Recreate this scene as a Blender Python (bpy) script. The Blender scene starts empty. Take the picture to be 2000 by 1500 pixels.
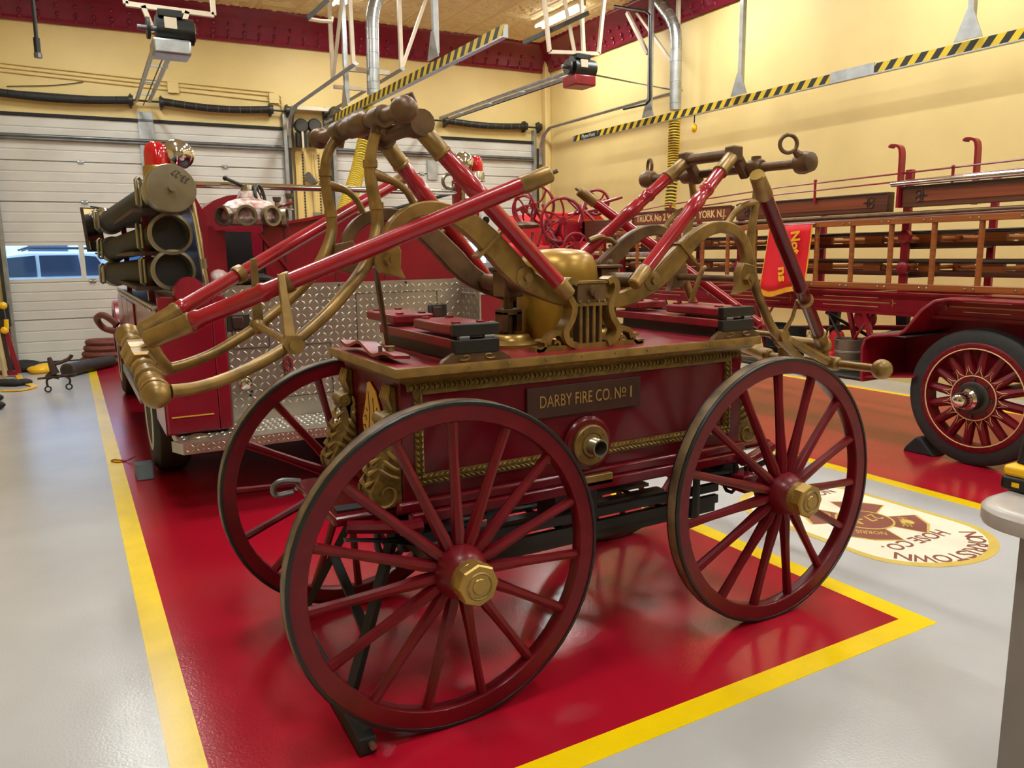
import bpy, math, random
from mathutils import Vector, Matrix
random.seed(7)
S = bpy.context.scene
COL = S.collection
V = Vector
PI = math.pi
# ---------------------------------------------------------------- camera
YAW, PITCH, ROLL, FPX, CAMH = 0.515602, 0.168619, 0.0140845, 1512.67, 1.6
_f = V((math.sin(YAW)*math.cos(PITCH), math.cos(YAW)*math.cos(PITCH), -math.sin(PITCH)))
_r0 = V((math.cos(YAW), -math.sin(YAW), 0)); _d0 = _f.cross(_r0)
CR = _r0*math.cos(ROLL)+_d0*math.sin(ROLL)
CD = _d0*math.cos(ROLL)-_r0*math.sin(ROLL)
CAM = V((0, 0, CAMH))
cd = bpy.data.cameras.new('camera'); cam = bpy.data.objects.new('camera', cd); COL.objects.link(cam)
cd.sensor_width = 36; cd.lens = FPX/2000*36; cd.clip_start = .05; cd.clip_end = 200
cam.matrix_world = Matrix(((CR.x, -CD.x, -_f.x, 0), (CR.y, -CD.y, -_f.y, 0), (CR.z, -CD.z, -_f.z, CAMH), (0, 0, 0, 1)))
S.camera = cam
# ---------------------------------------------------------------- colour management, world
vs = S.view_settings
vs.view_transform = 'Standard'; vs.look = 'None'; vs.gamma = 1; vs.use_curve_mapping = False
vs.exposure = 0.0
w = bpy.data.worlds.new('world'); S.world = w; w.use_nodes = True
nt = w.node_tree; bg = nt.nodes['Background']
sky = nt.nodes.new('ShaderNodeTexSky'); sky.sky_type = 'HOSEK_WILKIE'; sky.sun_direction = (-.3, -.5, .6); sky.turbidity = 6
nt.links.new(sky.outputs[0], bg.inputs[0]); bg.inputs[1].default_value = 45
S.cycles.max_bounces = 7; S.cycles.diffuse_bounces = 4; S.cycles.glossy_bounces = 4; S.cycles.transmission_bounces = 6
S.cycles.caustics_reflective = False; S.cycles.caustics_refractive = False
LAMP_W = 69.0      # watts of every ceiling strip light
LAMP_COL = (.965, 1.0, .985)

# measured points of the place: where a sight line meets a plane of known X, Y or Z
def ray(x, y): return CR*((x-1000)/FPX)+CD*((y-750)/FPX)+_f
def PY(x, y, Y): d = ray(x, y); return CAM+d*(Y/d.y)
def PX(x, y, X): d = ray(x, y); return CAM+d*(X/d.x)
def PZ(x, y, z=0): d = ray(x, y); return CAM+d*((z-CAMH)/d.z)

# ---------------------------------------------------------------- materials
MATS = {}
def mat(name, col, rough=.5, metal=0., vary=.12, scale=6., bump=0., bscale=80., coat=0., spec=.5, emit=None, col2=None, dist=.002, stretch=None):
    m = bpy.data.materials.new(name); m.use_nodes = True
    n, l = m.node_tree.nodes, m.node_tree.links
    b = n['Principled BSDF']
    b.inputs['Roughness'].default_value = rough; b.inputs['Metallic'].default_value = metal
    b.inputs['Coat Weight'].default_value = coat; b.inputs['Coat Roughness'].default_value = .08
    b.inputs['Specular IOR Level'].default_value = spec
    tc = n.new('ShaderNodeTexCoord'); src = tc.outputs['Object']
    if stretch:
        mp = n.new('ShaderNodeMapping'); mp.inputs['Scale'].default_value = stretch
        l.new(src, mp.inputs[0]); src = mp.outputs[0]
    no = n.new('ShaderNodeTexNoise'); no.inputs['Scale'].default_value = scale; no.inputs['Detail'].default_value = 5
    l.new(src, no.inputs['Vector'])
    mx = n.new('ShaderNodeMix'); mx.data_type = 'RGBA'
    c2 = col2 if col2 else tuple(c*(1-vary*2) for c in col)
    mx.inputs[6].default_value = (*c2, 1); mx.inputs[7].default_value = (*col, 1)
    rp = n.new('ShaderNodeMapRange'); rp.inputs[1].default_value = .3; rp.inputs[2].default_value = .62
    l.new(no.outputs['Fac'], rp.inputs[0]); l.new(rp.outputs[0], mx.inputs[0]); l.new(mx.outputs[2], b.inputs['Base Color'])
    if bump:
        n2 = n.new('ShaderNodeTexNoise'); n2.inputs['Scale'].default_value = bscale; n2.inputs['Detail'].default_value = 3
        bp = n.new('ShaderNodeBump'); bp.inputs['Strength'].default_value = bump; bp.inputs['Distance'].default_value = dist
        l.new(src, n2.inputs['Vector']); l.new(n2.outputs['Fac'], bp.inputs['Height']); l.new(bp.outputs[0], b.inputs['Normal'])
    if emit:
        b.inputs['Emission Color'].default_value = (*emit[0], 1); b.inputs['Emission Strength'].default_value = emit[1]
    MATS[name] = m
    return m
def srgb(r, g, b):
    f = lambda c: (c/255/12.92) if c <= 10 else ((c/255+.055)/1.055)**2.4
    return (f(r), f(g), f(b))
mat('wall', srgb(226, 202, 136), .55, vary=.04, scale=1.5, bump=.25, bscale=60)
mat('ceiling', srgb(232, 214, 166), .45, vary=.05)
mat('cornice', srgb(128, 24, 48), .28, vary=.1, bump=.15, bscale=30)
mat('grey_floor', srgb(190, 190, 190), .2, vary=.06, scale=1.2, bump=.6, bscale=95, dist=.001)
mat('red_floor', srgb(172, 20, 42), .17, vary=.07, scale=1.0, bump=.6, bscale=95, dist=.001)
mat('yellow_floor', srgb(250, 214, 8), .25, vary=.05, scale=5, bump=.3, bscale=140, dist=.001)
mat('door_white', srgb(210, 208, 200), .5, vary=.05, scale=2)
mat('engine_red', srgb(98, 7, 22), .22, vary=.1, scale=9, coat=.08, spec=.35, bump=.04, bscale=20)
mat('handle_red', srgb(160, 20, 36), .22, vary=.1, scale=14, coat=.3)
mat('wheel_red', srgb(106, 11, 24), .34, vary=.16, scale=10, coat=.05, spec=.3, bump=.06, bscale=25)
mat('truck_red', srgb(134, 15, 38), .24, vary=.08, scale=4, coat=.2)
mat('ladder_red', srgb(140, 20, 36), .3, vary=.12, scale=8)
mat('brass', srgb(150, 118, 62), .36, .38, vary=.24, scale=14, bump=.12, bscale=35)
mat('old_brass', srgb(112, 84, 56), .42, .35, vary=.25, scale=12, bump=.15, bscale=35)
mat('gold_brass', srgb(178, 144, 74), .3, .6, vary=.16, scale=7)
mat('dome_brass', srgb(172, 132, 44), .34, .4, vary=.2, scale=5)
mat('gold_paint', srgb(136, 108, 48), .44, .3, vary=.25, scale=40, bump=.2, bscale=90)
mat('gold_flat', srgb(232, 178, 66), .5, .1, vary=.06)
mat('letter_gold', srgb(176, 136, 74), .45, .2, vary=.1)
mat('letter_tan', srgb(226, 188, 128), .5, vary=.08)
mat('plate_brown', srgb(64, 34, 26), .45, vary=.12, scale=12)
mat('black', srgb(22, 22, 22), .4, vary=.2, scale=12)
mat('black_matte', srgb(30, 30, 31), .75, vary=.2, scale=12)
mat('rubber', srgb(38, 38, 38), .7, vary=.2, scale=20, bump=.2, bscale=50)
mat('tyre_iron', srgb(134, 112, 84), .55, .2, vary=.3, scale=9, bump=.4, bscale=40, col2=srgb(66, 54, 42))
mat('chrome', srgb(215, 215, 215), .1, 1., vary=.03)
mat('nickel', srgb(158, 150, 128), .3, .85, vary=.12, scale=9)
mat('galv', srgb(176, 180, 180), .36, .85, vary=.14, scale=8)
mat('steel', srgb(120, 122, 122), .4, .8, vary=.15)
mat('dark_steel', srgb(72, 70, 66), .45, .7, vary=.2)
mat('strut_white', srgb(222, 210, 184), .5, vary=.06)
mat('wood', srgb(150, 82, 32), .4, vary=.22, scale=5, stretch=(1, .12, 8), coat=.2)
mat('dark_wood', srgb(92, 48, 28), .4, vary=.25, scale=5, stretch=(1, .12, 8), coat=.2)
mat('panel_wood', srgb(128, 62, 34), .4, vary=.2, scale=5, stretch=(1, .15, 6))
mat('seat_red', srgb(140, 24, 40), .34, vary=.14, scale=18, bump=.15, bscale=40)
mat('cloth_red', srgb(216, 10, 28), .6, vary=.06, bump=.3, bscale=18, dist=.01)
mat('cloth_gold', srgb(236, 170, 30), .6, vary=.1)
mat('red_glass', (.55, .008, .012), .1, vary=.1, coat=.5)
mat('plastic_yellow', srgb(246, 190, 20), .35, vary=.06)
mat('hose_yellow', srgb(214, 184, 44), .55, vary=.1, scale=20)
mat('hose_brown', srgb(120, 62, 52), .7, vary=.18, scale=20)
mat('hose_black', srgb(46, 44, 42), .6, vary=.2, scale=20, bump=.3, bscale=60)
mat('spring', srgb(52, 50, 46), .5, .4, vary=.25, scale=20)
mat('table_grey', srgb(178, 170, 164), .3, vary=.04, scale=20)
mat('table_panel', srgb(132, 124, 120), .5, vary=.06)
mat('decal_cream', srgb(232, 228, 204), .3, vary=.04)
mat('decal_gold', srgb(214, 186, 96), .3, vary=.08)
mat('decal_brown', srgb(142, 86, 74), .3, vary=.06)
mat('suv_white', srgb(206, 214, 222), .25, vary=.02, coat=.4)
mat('car_glass', srgb(40, 58, 80), .08, vary=.05)
mat('asphalt', srgb(110, 112, 116), .8, vary=.1, scale=30)
mat('far_wall', srgb(150, 160, 175), .8, vary=.1, scale=3)
mat('tube_light', (1, 1, 1), .5, vary=0, emit=((1, .96, .88), 16.))
mat('blue_grey', srgb(92, 104, 116), .5, vary=.1)
mat('grey_pail', srgb(140, 132, 116), .5, .6, vary=.15)
mat('white_worn', srgb(216, 206, 196), .4, vary=.3, scale=26, col2=srgb(150, 40, 46))
mat('screen_mirror', srgb(230, 230, 230), .04, 1., vary=0)
mat('brown_iron', srgb(86, 66, 56), .7, .3, vary=.25, scale=20)
mat('cream_strap', srgb(196, 176, 130), .7, vary=.1)
mat('hazard_black', srgb(30, 29, 26), .45, vary=.1)
mat('hazard_yellow', srgb(228, 198, 30), .42, vary=.06)
mat('column_cream', srgb(226, 196, 120), .5, vary=.08, scale=3, stretch=(6, 6, .5))

def plain(name, col, rough, **kw):
    return mat(name, col, rough, vary=0, **kw)
def glass(name, tint, rough=.02):
    m = bpy.data.materials.new(name); m.use_nodes = True
    n, l = m.node_tree.nodes, m.node_tree.links
    out = n['Material Output']; n.remove(n['Principled BSDF'])
    t = n.new('ShaderNodeBsdfTransparent'); t.inputs[0].default_value = (*tint, 1)
    g = n.new('ShaderNodeBsdfGlossy'); g.inputs['Roughness'].default_value = rough
    fr = n.new('ShaderNodeFresnel'); fr.inputs[0].default_value = 1.45
    mx = n.new('ShaderNodeMixShader'); l.new(fr.outputs[0], mx.inputs[0]); l.new(t.outputs[0], mx.inputs[1]); l.new(g.outputs[0], mx.inputs[2])
    l.new(mx.outputs[0], out.inputs[0]); MATS[name] = m
glass('pane_glass', (.78, .88, 1.0))
mat('tread', srgb(190, 182, 168), .32, .8, vary=.1, scale=5)
# ---------------------------------------------------------------- mesh building
WL = {}
def perp(a):
    a = a.normalized(); u = a.cross(V((0, 0, 1)))
    if u.length < 1e-4: u = a.cross(V((1, 0, 0)))
    u.normalize(); return u, a.cross(u).normalized()
class MB:
    def __init__(s): s.v = []; s.f = []
    def add(s, vs, fs):
        o = len(s.v); s.v += [V(p) for p in vs]; s.f += [tuple(i+o for i in f) for f in fs]; return s
    def box(s, a, b):
        x0, y0, z0 = a; x1, y1, z1 = b
        return s.add([(x0, y0, z0), (x1, y0, z0), (x1, y1, z0), (x0, y1, z0), (x0, y0, z1), (x1, y0, z1), (x1, y1, z1), (x0, y1, z1)],
                     [(0, 3, 2, 1), (4, 5, 6, 7), (0, 1, 5, 4), (1, 2, 6, 5), (2, 3, 7, 6), (3, 0, 4, 7)])
    def bar(s, p, q, w, h, up=(0, 0, 1)):
        """rectangular bar from p to q, w across, h along up"""
        p, q = V(p), V(q); d = (q-p).normalized(); up = V(up)
        sx = d.cross(up)
        if sx.length < 1e-4: sx = d.cross(V((0, 1, 0)))
        sx.normalize(); uz = sx.cross(d).normalized()
        c = []
        for e in (p, q):
            for i, j in ((-1, -1), (1, -1), (1, 1), (-1, 1)): c.append(e+sx*(w/2*i)+uz*(h/2*j))
        return s.add(c, [(0, 1, 2, 3), (7, 6, 5, 4), (0, 4, 5, 1), (1, 5, 6, 2), (2, 6, 7, 3), (3, 7, 4, 0)])
    def cyl(s, p, q, r, r2=None, n=14, caps=True):
        p, q = V(p), V(q); r2 = r if r2 is None else r2
        u, w_ = perp(q-p); vs = []
        for e, rr in ((p, r), (q, r2)):
            for i in range(n): a = 2*PI*i/n; vs.append(e+u*(rr*math.cos(a))+w_*(rr*math.sin(a)))
        fs = [(i, (i+1) % n, n+(i+1) % n, n+i) for i in range(n)]
        if caps: fs += [tuple(range(n-1, -1, -1)), tuple(range(n, 2*n))]
        return s.add(vs, fs)
    def tube(s, pts, r, n=8, closed=False, flat=None, fd=None):
        """swept tube; r scalar or list; flat = ratio of the second half-axis, fd = direction of the first"""
        pts = [V(p) for p in pts]; m = len(pts); rs = r if isinstance(r, (list, tuple)) else [r]*m
        t = []
        for i in range(m):
            a = pts[(i-1) % m] if closed or i else pts[0]; b = pts[(i+1) % m] if closed or i < m-1 else pts[-1]
            t.append((b-a).normalized())
        u = perp(t[0])[0] if fd is None else V(fd)
        vs = []
        for i in range(m):
            if fd is not None: u = V(fd)
            u = u-t[i]*u.dot(t[i])
            u = perp(t[i])[0] if u.length < 1e-5 else u.normalized()
            w_ = t[i].cross(u)
            for k in range(n):
                a = 2*PI*k/n; vs.append(pts[i]+u*(rs[i]*math.cos(a))+w_*(rs[i]*(flat or 1)*math.sin(a)))
        fs = []
        for i in range(m if closed else m-1):
            j = (i+1) % m
            for k in range(n): fs.append((i*n+k, i*n+(k+1) % n, j*n+(k+1) % n, j*n+k))
        if not closed: fs += [tuple(range(n-1, -1, -1)), tuple(range((m-1)*n, m*n))]
        return s.add(vs, fs)
    def lathe(s, prof, o, ax, n=20, caps=True):
        """prof = [(radius, distance along ax)]"""
        o = V(o); ax = V(ax).normalized(); u, w_ = perp(ax); vs = []; m = len(prof)
        for r, h in prof:
            for k in range(n): a = 2*PI*k/n; vs.append(o+ax*h+u*(r*math.cos(a))+w_*(r*math.sin(a)))
        fs = [(i*n+k, i*n+(k+1) % n, (i+1)*n+(k+1) % n, (i+1)*n+k) for i in range(m-1) for k in range(n)]
        if caps: fs += [tuple(range(n-1, -1, -1)), tuple(range((m-1)*n, m*n))]
        return s.add(vs, fs)
    def prism(s, pts, vec):
        pts = [V(p) for p in pts]; vec = V(vec); n = len(pts)
        return s.add(pts+[p+vec for p in pts], [tuple(range(n-1, -1, -1)), tuple(range(n, 2*n))]+[(i, (i+1) % n, n+(i+1) % n, n+i) for i in range(n)])
    def strip(s, pts, ws, nrm, th):
        """flat bar following pts inside the plane with normal nrm: half-widths ws, thickness th"""
        pts = [V(p) for p in pts]; nrm = V(nrm).normalized(); m = len(pts)
        vs = []
        for i in range(m):
            t = (pts[min(i+1, m-1)]-pts[max(i-1, 0)]).normalized(); sd = t.cross(nrm).normalized()
            hw = ws[i] if isinstance(ws, (list, tuple)) else ws
            for a, b in ((-1, -1), (1, -1), (1, 1), (-1, 1)): vs.append(pts[i]+sd*(hw*a)+nrm*(th/2*b))
        fs = [(i*4+k, i*4+(k+1) % 4, (i+1)*4+(k+1) % 4, (i+1)*4+k) for i in range(m-1) for k in range(4)]
        return s.add(vs, fs+[(3, 2, 1, 0), tuple(range((m-1)*4, m*4))])
    def sph(s, c, r, n=12, m=8, sc=(1, 1, 1)):
        c = V(c); vs = [c+V((0, 0, r*sc[2]))]
        for j in range(1, m):
            th = PI*j/m
            for k in range(n): a = 2*PI*k/n; vs.append(c+V((r*sc[0]*math.sin(th)*math.cos(a), r*sc[1]*math.sin(th)*math.sin(a), r*sc[2]*math.cos(th))))
        vs.append(c-V((0, 0, r*sc[2]))); fs = []
        for k in range(n): fs.append((0, 1+k, 1+(k+1) % n))
        for j in range(m-2):
            for k in range(n): fs.append((1+j*n+k, 1+(j+1)*n+k, 1+(j+1)*n+(k+1) % n, 1+j*n+(k+1) % n))
        e = len(vs)-1; b = 1+(m-2)*n
        for k in range(n): fs.append((e, b+(k+1) % n, b+k))
        return s.add(vs, fs)
    def torus(s, c, ax, R, r, n=24, m=8, a0=0, a1=2*PI):
        c = V(c); u, w_ = perp(V(ax)); full = abs(a1-a0-2*PI) < 1e-6
        k = n if full else n+1
        return s.tube([c+u*(R*math.cos(a0+(a1-a0)*i/n))+w_*(R*math.sin(a0+(a1-a0)*i/n)) for i in range(k)], r, m, closed=full)
    def rev(s):
        s.f = [tuple(reversed(f)) for f in s.f]; return s
    def obj(s, name, m, parent=None, loc=None, smooth=True, ang=38, bev=0):
        return build(name, s.v, s.f, m, parent, loc, smooth, ang, bev)
def link(name, data, parent, loc):
    o = bpy.data.objects.new(name, data); COL.objects.link(o)
    if parent is not None:
        o.parent = parent; WL[o] = WL[parent]
    else:
        o.location = loc; WL[o] = V(loc)
    return o
def build(name, vs, fs, m, parent=None, loc=None, smooth=True, ang=38, bev=0):
    if parent is None and loc is None:
        xs = [p.x for p in vs]; ys = [p.y for p in vs]; zs = [p.z for p in vs]
        loc = V(((min(xs)+max(xs))/2, (min(ys)+max(ys))/2, min(zs)))
    base = WL[parent] if parent is not None else V(loc)
    me = bpy.data.meshes.new(name); me.from_pydata([tuple(p-base) for p in vs], [], fs); me.validate(); me.update()
    import bmesh
    bm = bmesh.new(); bm.from_mesh(me); bmesh.ops.recalc_face_normals(bm, faces=bm.faces); bm.to_mesh(me); bm.free()
    if smooth:
        me.polygons.foreach_set('use_smooth', [True]*len(me.polygons)); me.set_sharp_from_angle(angle=math.radians(ang))
    me.materials.append(MATS[m]); me.name = name
    o = link(name, me, parent, loc if loc is not None else base)
    if bev:
        b = o.modifiers.new('edge', 'BEVEL'); b.width = bev; b.segments = 2; b.limit_method = 'ANGLE'; b.angle_limit = .7
    return o
def tag(o, label=None, cat=None, group=None, kind=None):
    if label: o['label'] = label
    if cat: o['category'] = cat
    if group: o['group'] = group
    if kind: o['kind'] = kind
    return o
def thing(name, label, cat, loc, group=None):
    o = bpy.data.objects.new(name, None); COL.objects.link(o); o.location = loc; o.empty_display_size = .2; WL[o] = V(loc)
    return tag(o, label, cat, group)
def copies(src, offs, parent=None):
    """copies of one part that share its mesh, shifted by offs"""
    out = []
    for d in offs:
        c = src.copy(); COL.objects.link(c); c.location = src.location+V(d); WL[c] = WL[src]; out.append(c)
    return out
def text_mesh(txt, size, width=None, depth=.002, res=3, space=1.0, bold=0.):
    cu = bpy.data.curves.new('t', 'FONT'); cu.body = txt; cu.size = size; cu.extrude = depth/2; cu.resolution_u = res
    cu.align_x = 'CENTER'; cu.align_y = 'CENTER'; cu.space_character = space; cu.offset = bold
    to = bpy.data.objects.new('t', cu); COL.objects.link(to)
    dg = bpy.context.evaluated_depsgraph_get(); dg.update()
    me = bpy.data.meshes.new_from_object(to.evaluated_get(dg))
    vs = [v.co.copy() for v in me.vertices]; fs = [tuple(p.vertices) for p in me.polygons]
    bpy.data.objects.remove(to); bpy.data.curves.remove(cu); bpy.data.meshes.remove(me)
    if width and vs:
        k = width/max(1e-6, max(v.x for v in vs)-min(v.x for v in vs))
        for v in vs: v.x *= k
    return vs, fs
def lettering(txt, size, o, ux, uy, m, parent, width=None, name='lettering', depth=.003, bold=0., bend=None):
    """text laid out from o along ux with its top towards uy; bend maps local x to a local y offset"""
    vs, fs = text_mesh(txt, size, width, depth, bold=bold)
    ux, uy, o = V(ux).normalized(), V(uy).normalized(), V(o); uz = ux.cross(uy)
    out = [o+ux*v.x+uy*(v.y+(bend(v.x) if bend else 0))+uz*v.z for v in vs]
    me = bpy.data.meshes.new(name); me.from_pydata([tuple(p-WL[parent]) for p in out], [], fs); me.update(); me.materials.append(MATS[m])
    return link(name, me, parent, None)
def cat_path(pts, n=6):
    """smooth curve through points"""
    pts = [V(p) for p in pts]; out = []
    for i in range(len(pts)-1):
        p0 = pts[max(i-1, 0)]; p1 = pts[i]; p2 = pts[i+1]; p3 = pts[min(i+2, len(pts)-1)]
        for k in range(n):
            t = k/n
            out.append(.5*((2*p1)+(p2-p0)*t+(2*p0-5*p1+4*p2-p3)*t*t+(3*p1-p0-3*p2+p3)*t*t*t))
    out.append(pts[-1]); return out
def lerp(a, b, t): return a+(b-a)*t
def star(o, ux, uy, r, ri, n, uz, th):
    pts = []
    for k in range(2*n):
        a = PI*k/n; rr = r if k % 2 == 0 else ri; pts.append(V(o)+V(ux)*(rr*math.cos(a))+V(uy)*(rr*math.sin(a)))
    return MB().prism(pts, V(uz)*th)

def treads(name, o, ux, uy, w_, h_, parent, p=.046, m='tread'):
    """raised lozenges of tread plate, alternating in direction"""
    o, ux, uy = V(o), V(ux), V(uy); nz = ux.cross(uy); mb = MB()
    for i in range(int(w_/p)):
        for j in range(int(h_/p)):
            c = o+ux*((i+.5)*p)+uy*((j+.5)*p); s = 1 if (i+j) % 2 else -1
            t = (ux+uy*s).normalized(); q = nz.cross(t)
            a, b = p*.47, p*.17
            mb.add([c-t*a, c-q*b, c+t*a, c+q*b, c-t*(a*.45)+nz*.0035, c+t*(a*.45)+nz*.0035], [(0, 1, 4), (1, 5, 4), (1, 2, 5), (2, 3, 5), (3, 4, 5), (3, 0, 4)])
    return tag(mb.obj(name, m, parent, smooth=False), kind='stuff')
# ---------------------------------------------------------------- the room
WT = math.tan(-.05303)
def WP(x, z, o=0): return V((x, 14.0+WT*x-o, z))
def wbox(mb, x0, x1, z0, z1, o0, o1):
    """box on the door wall: x range, z range, distance into the room o0..o1"""
    p = [WP(x0, z0, o1), WP(x1, z0, o1), WP(x1, z0, o0), WP(x0, z0, o0), WP(x0, z1, o1), WP(x1, z1, o1), WP(x1, z1, o0), WP(x0, z1, o0)]
    return mb.add(p, [(0, 3, 2, 1), (4, 5, 6, 7), (0, 1, 5, 4), (1, 2, 6, 5), (2, 3, 7, 6), (3, 0, 4, 7)])
XR, XL, YB, ZC = 8.557, -4.5, -9.0, 5.5
YR = 14.0+WT*XR
def struct(name, mb, m, **k): return tag(mb.obj(name, m, None, **k), kind='structure')
floor = struct('floor', MB().box((XL-.2, YB-.2, -.2), (XR+.2, 14.5, 0)), 'grey_floor', loc=(0, 0, 0))
ceiling = struct('ceiling', MB().box((XL-.2, YB-.2, ZC), (XR+.2, 14.6, ZC+.2)), 'ceiling', loc=(2, 5, ZC))
struct('wall_right', MB().box((XR, YB-.2, 0), (XR+.2, 14.2, ZC)), 'wall', loc=(XR, 5, 0))
struct('wall_left', MB().box((XL-.2, YB-.2, 0), (XL, 14.5, ZC)), 'wall', loc=(XL, 5, 0))
struct('wall_front', MB().box((XL, YB-.2, 0), (XR, YB, ZC)), 'wall', loc=(2, YB, 0))
D1, D2, DZ = (-.80, 3.42), (4.27, 8.22), 3.72
mb = MB()
wbox(mb, XL, XR, DZ, ZC, -.25, 0)
wbox(mb, XL, D1[0], 0, DZ, -.25, 0); wbox(mb, D1[1], D2[0], 0, DZ, -.25, 0); wbox(mb, D2[1], XR, 0, DZ, -.25, 0)
wall_back = struct('wall_back', mb, 'wall', loc=(2, 14, 0))
# corner post of the room
tag(MB().box((XR-.13, YR-.16, 0), (XR, YR, ZC)).obj('corner_post', 'wall', wall_back, bev=.02))
# painted bays
def slab(name, m, x0, y0, x1, y1, z=.0012): return MB().box((x0, y0, -.001), (x1, y1, z)).obj(name, m, floor)
slab('bay_paint', 'red_floor', .24, 1.915, 3.008, 13.9); slab('bay_paint', 'red_floor', 4.845, 1.198, 7.80, 13.55)
for x0, x1 in ((.136, .242), (3.006, 3.118), (4.742, 4.848), (7.79, 7.885)): slab('yellow_line', 'yellow_floor', x0, 1.915 if x0 < 4 else 1.2, x1, 13.7, .002)
slab('yellow_line', 'yellow_floor', .136, 1.812, 3.118, 1.916, .002); slab('yellow_line', 'yellow_floor', 4.742, 1.1, 7.885, 1.2, .002)
# cornice: cove profile along the door wall and the right wall, with drops under its lower edge
prof = [(0, 5.04), (.05, 5.03), (.07, 5.06), (.06, 5.10), (.09, 5.16), (.15, 5.26), (.25, 5.36), (.36, 5.42), (.38, 5.46), (.38, 5.5), (0, 5.5)]
tr = struct('trim_1', MB().prism([WP(XL, z, o) for o, z in prof], WP(XR, 0)-WP(XL, 0)), 'cornice', loc=(2, 13.9, 5.04))
tr2 = struct('trim_2', MB().prism([V((XR-o, YB, z)) for o, z in prof], (0, YR-YB, 0)), 'cornice', loc=(XR, 6, 5.04))
def cove(c, u):      # one moulded leaf of the cornice, sunk into the cove
    m = MB(); up = V((0, 0, 1))
    for k, (o, z, r) in enumerate(((.07, 5.09, .024), (.105, 5.165, .026), (.175, 5.265, .022))): m.sph(c+u*o+up*z, r, 8, 5, (1.1, 1.1, 1.4))
    return m
d1 = cove(WP(-1.2, 0), V((0, -1, 0))).obj('cornice_leaf', 'cornice', tr)
stp = (WP(1, 0)-WP(0, 0))*.24
copies(d1, [stp*k for k in range(1, 40)])
d2 = cove(V((XR, YR-.35, 0)), V((-1, 0, 0))).obj('cornice_leaf', 'cornice', tr2)
copies(d2, [V((0, -.24*k, 0)) for k in range(1, 28)])
# pressed-tin ceiling tiles (those the photograph shows)
T = .6
mb = MB().prism([(-.295, -.295, 0), (.295, -.295, 0), (.295, .295, 0), (-.295, .295, 0)], (0, 0, -.006))
for a in range(4):
    c, s_ = math.cos(a*PI/2), math.sin(a*PI/2)
    mb.add([(c*x-s_*y, s_*x+c*y, z) for x, y, z in ((-.29, -.29, -.006), (.29, -.29, -.006), (.25, -.25, -.02), (-.25, -.25, -.02), (-.21, -.21, -.006), (.21, -.21, -.006))], [(0, 1, 2, 3), (3, 2, 5, 4)])
    for px, py, r in ((.1, .1, .05), (.15, 0, .035), (.17, .17, .03), (.06, .17, .028)): mb.sph((c*px-s_*py, s_*px+c*py, -.004), r, 6, 4, (1, 1, .35))
mb.sph((0, 0, -.004), .06, 8, 4, (1, 1, .4))
mb.v = [p+V((-.9, 8.6, ZC)) for p in mb.v]
t0 = mb.obj('tin_tile', 'ceiling', ceiling)
copies(t0, [V((i*T, j*T, 0)) for i in range(16) for j in range(9) if (i or j)])
# sectional doors
ZS = [0, .67, 1.245, 1.85, 2.455, 3.06, 3.72]
def section_profile(z0, z1):
    p = [(-.045, z0+.004)]
    n = 4
    p2 = []
    for k in range(n):
        a = lerp(z0+.004, z1-.004, k/n); b = lerp(z0+.004, z1-.004, (k+1)/n)
        p2 += [(0, a+.004), (0, b-.022), (-.008, b-.015), (-.008, b-.006)]
    return [(-.045, z1), (-.045, z0), (-.03, z0)]+p2+[(0, z1-.004), (-.03, z1)]
def make_door(name, xa, xb, label, win, hx):
    root = bpy.data.objects.new(name, None); COL.objects.link(root); root.location = WP((xa+xb)/2, 0); WL[root] = V(root.location); tag(root, label, kind='structure')
    d = WP(xb, 0)-WP(xa, 0)
    for i in range(6):
        z0, z1 = ZS[i], ZS[i+1]
        if i == win:
            m = MB(); n = 4; wx = (xb-xa)/n
            wbox(m, xa, xb, z0, z0+.05, -.045, 0); wbox(m, xa, xb, z1-.05, z1, -.045, 0)
            edges = [xa, xa+.02]+sum(([xa+wx*k-.035-.02*(k == 1), xa+wx*k+.035-.02*(k == 1)] for k in range(1, n)), [])+[xb-.02, xb]
            for k in range(0, len(edges), 2): wbox(m, edges[k], edges[k+1], z0+.05, z1-.05, -.045, 0)
            f = m.obj('window_section', 'door_white', root)
            for k in range(1, len(edges)-1, 2):
                pm = MB(); wbox(pm, edges[k], edges[k+1], z0+.05, z1-.05, -.026, -.02); pm.obj('pane', 'pane_glass', f)
        else:
            MB().prism([WP(xa, z, o) for o, z in section_profile(z0, z1)], d).obj('section', 'door_white', root, ang=20)
        if i:
            for x in hx:
                m = MB(); wbox(m, x-.045, x+.045, z0-.03, z0+.03, 0, .012); m.cyl(WP(x-.04, z0, .02), WP(x+.04, z0, .02), .013, n=8); wbox(m, x-.02, x+.02, z0-.02, z0+.025, .01, .035)
                m.obj('hinge', 'galv', root)
    m = MB(); m.cyl(WP(xa, 3.41, .06), WP(xb, 3.41, .06), .028, n=10); wbox(m, xa, xb, 3.36, 3.385, 0, .07); m.obj('stiffener', 'steel', root)
    m = MB(); wbox(m, xa, xb, -.0, .02, -.04, .004); m.obj('bottom_seal', 'black_matte', root)
    return root
DOORS = [None, None]
DOORS[0] = make_door('door_1', D1[0]+.001, D1[1]-.001, 'white ribbed overhead door with a row of window panes at left', 2, (.35, 1.4, 2.45))
DOORS[1] = make_door('door_2', D2[0]+.001, D2[1]-.001, 'white ribbed overhead door behind the pumper at right', 2, (5.9, 7.1))
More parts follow.
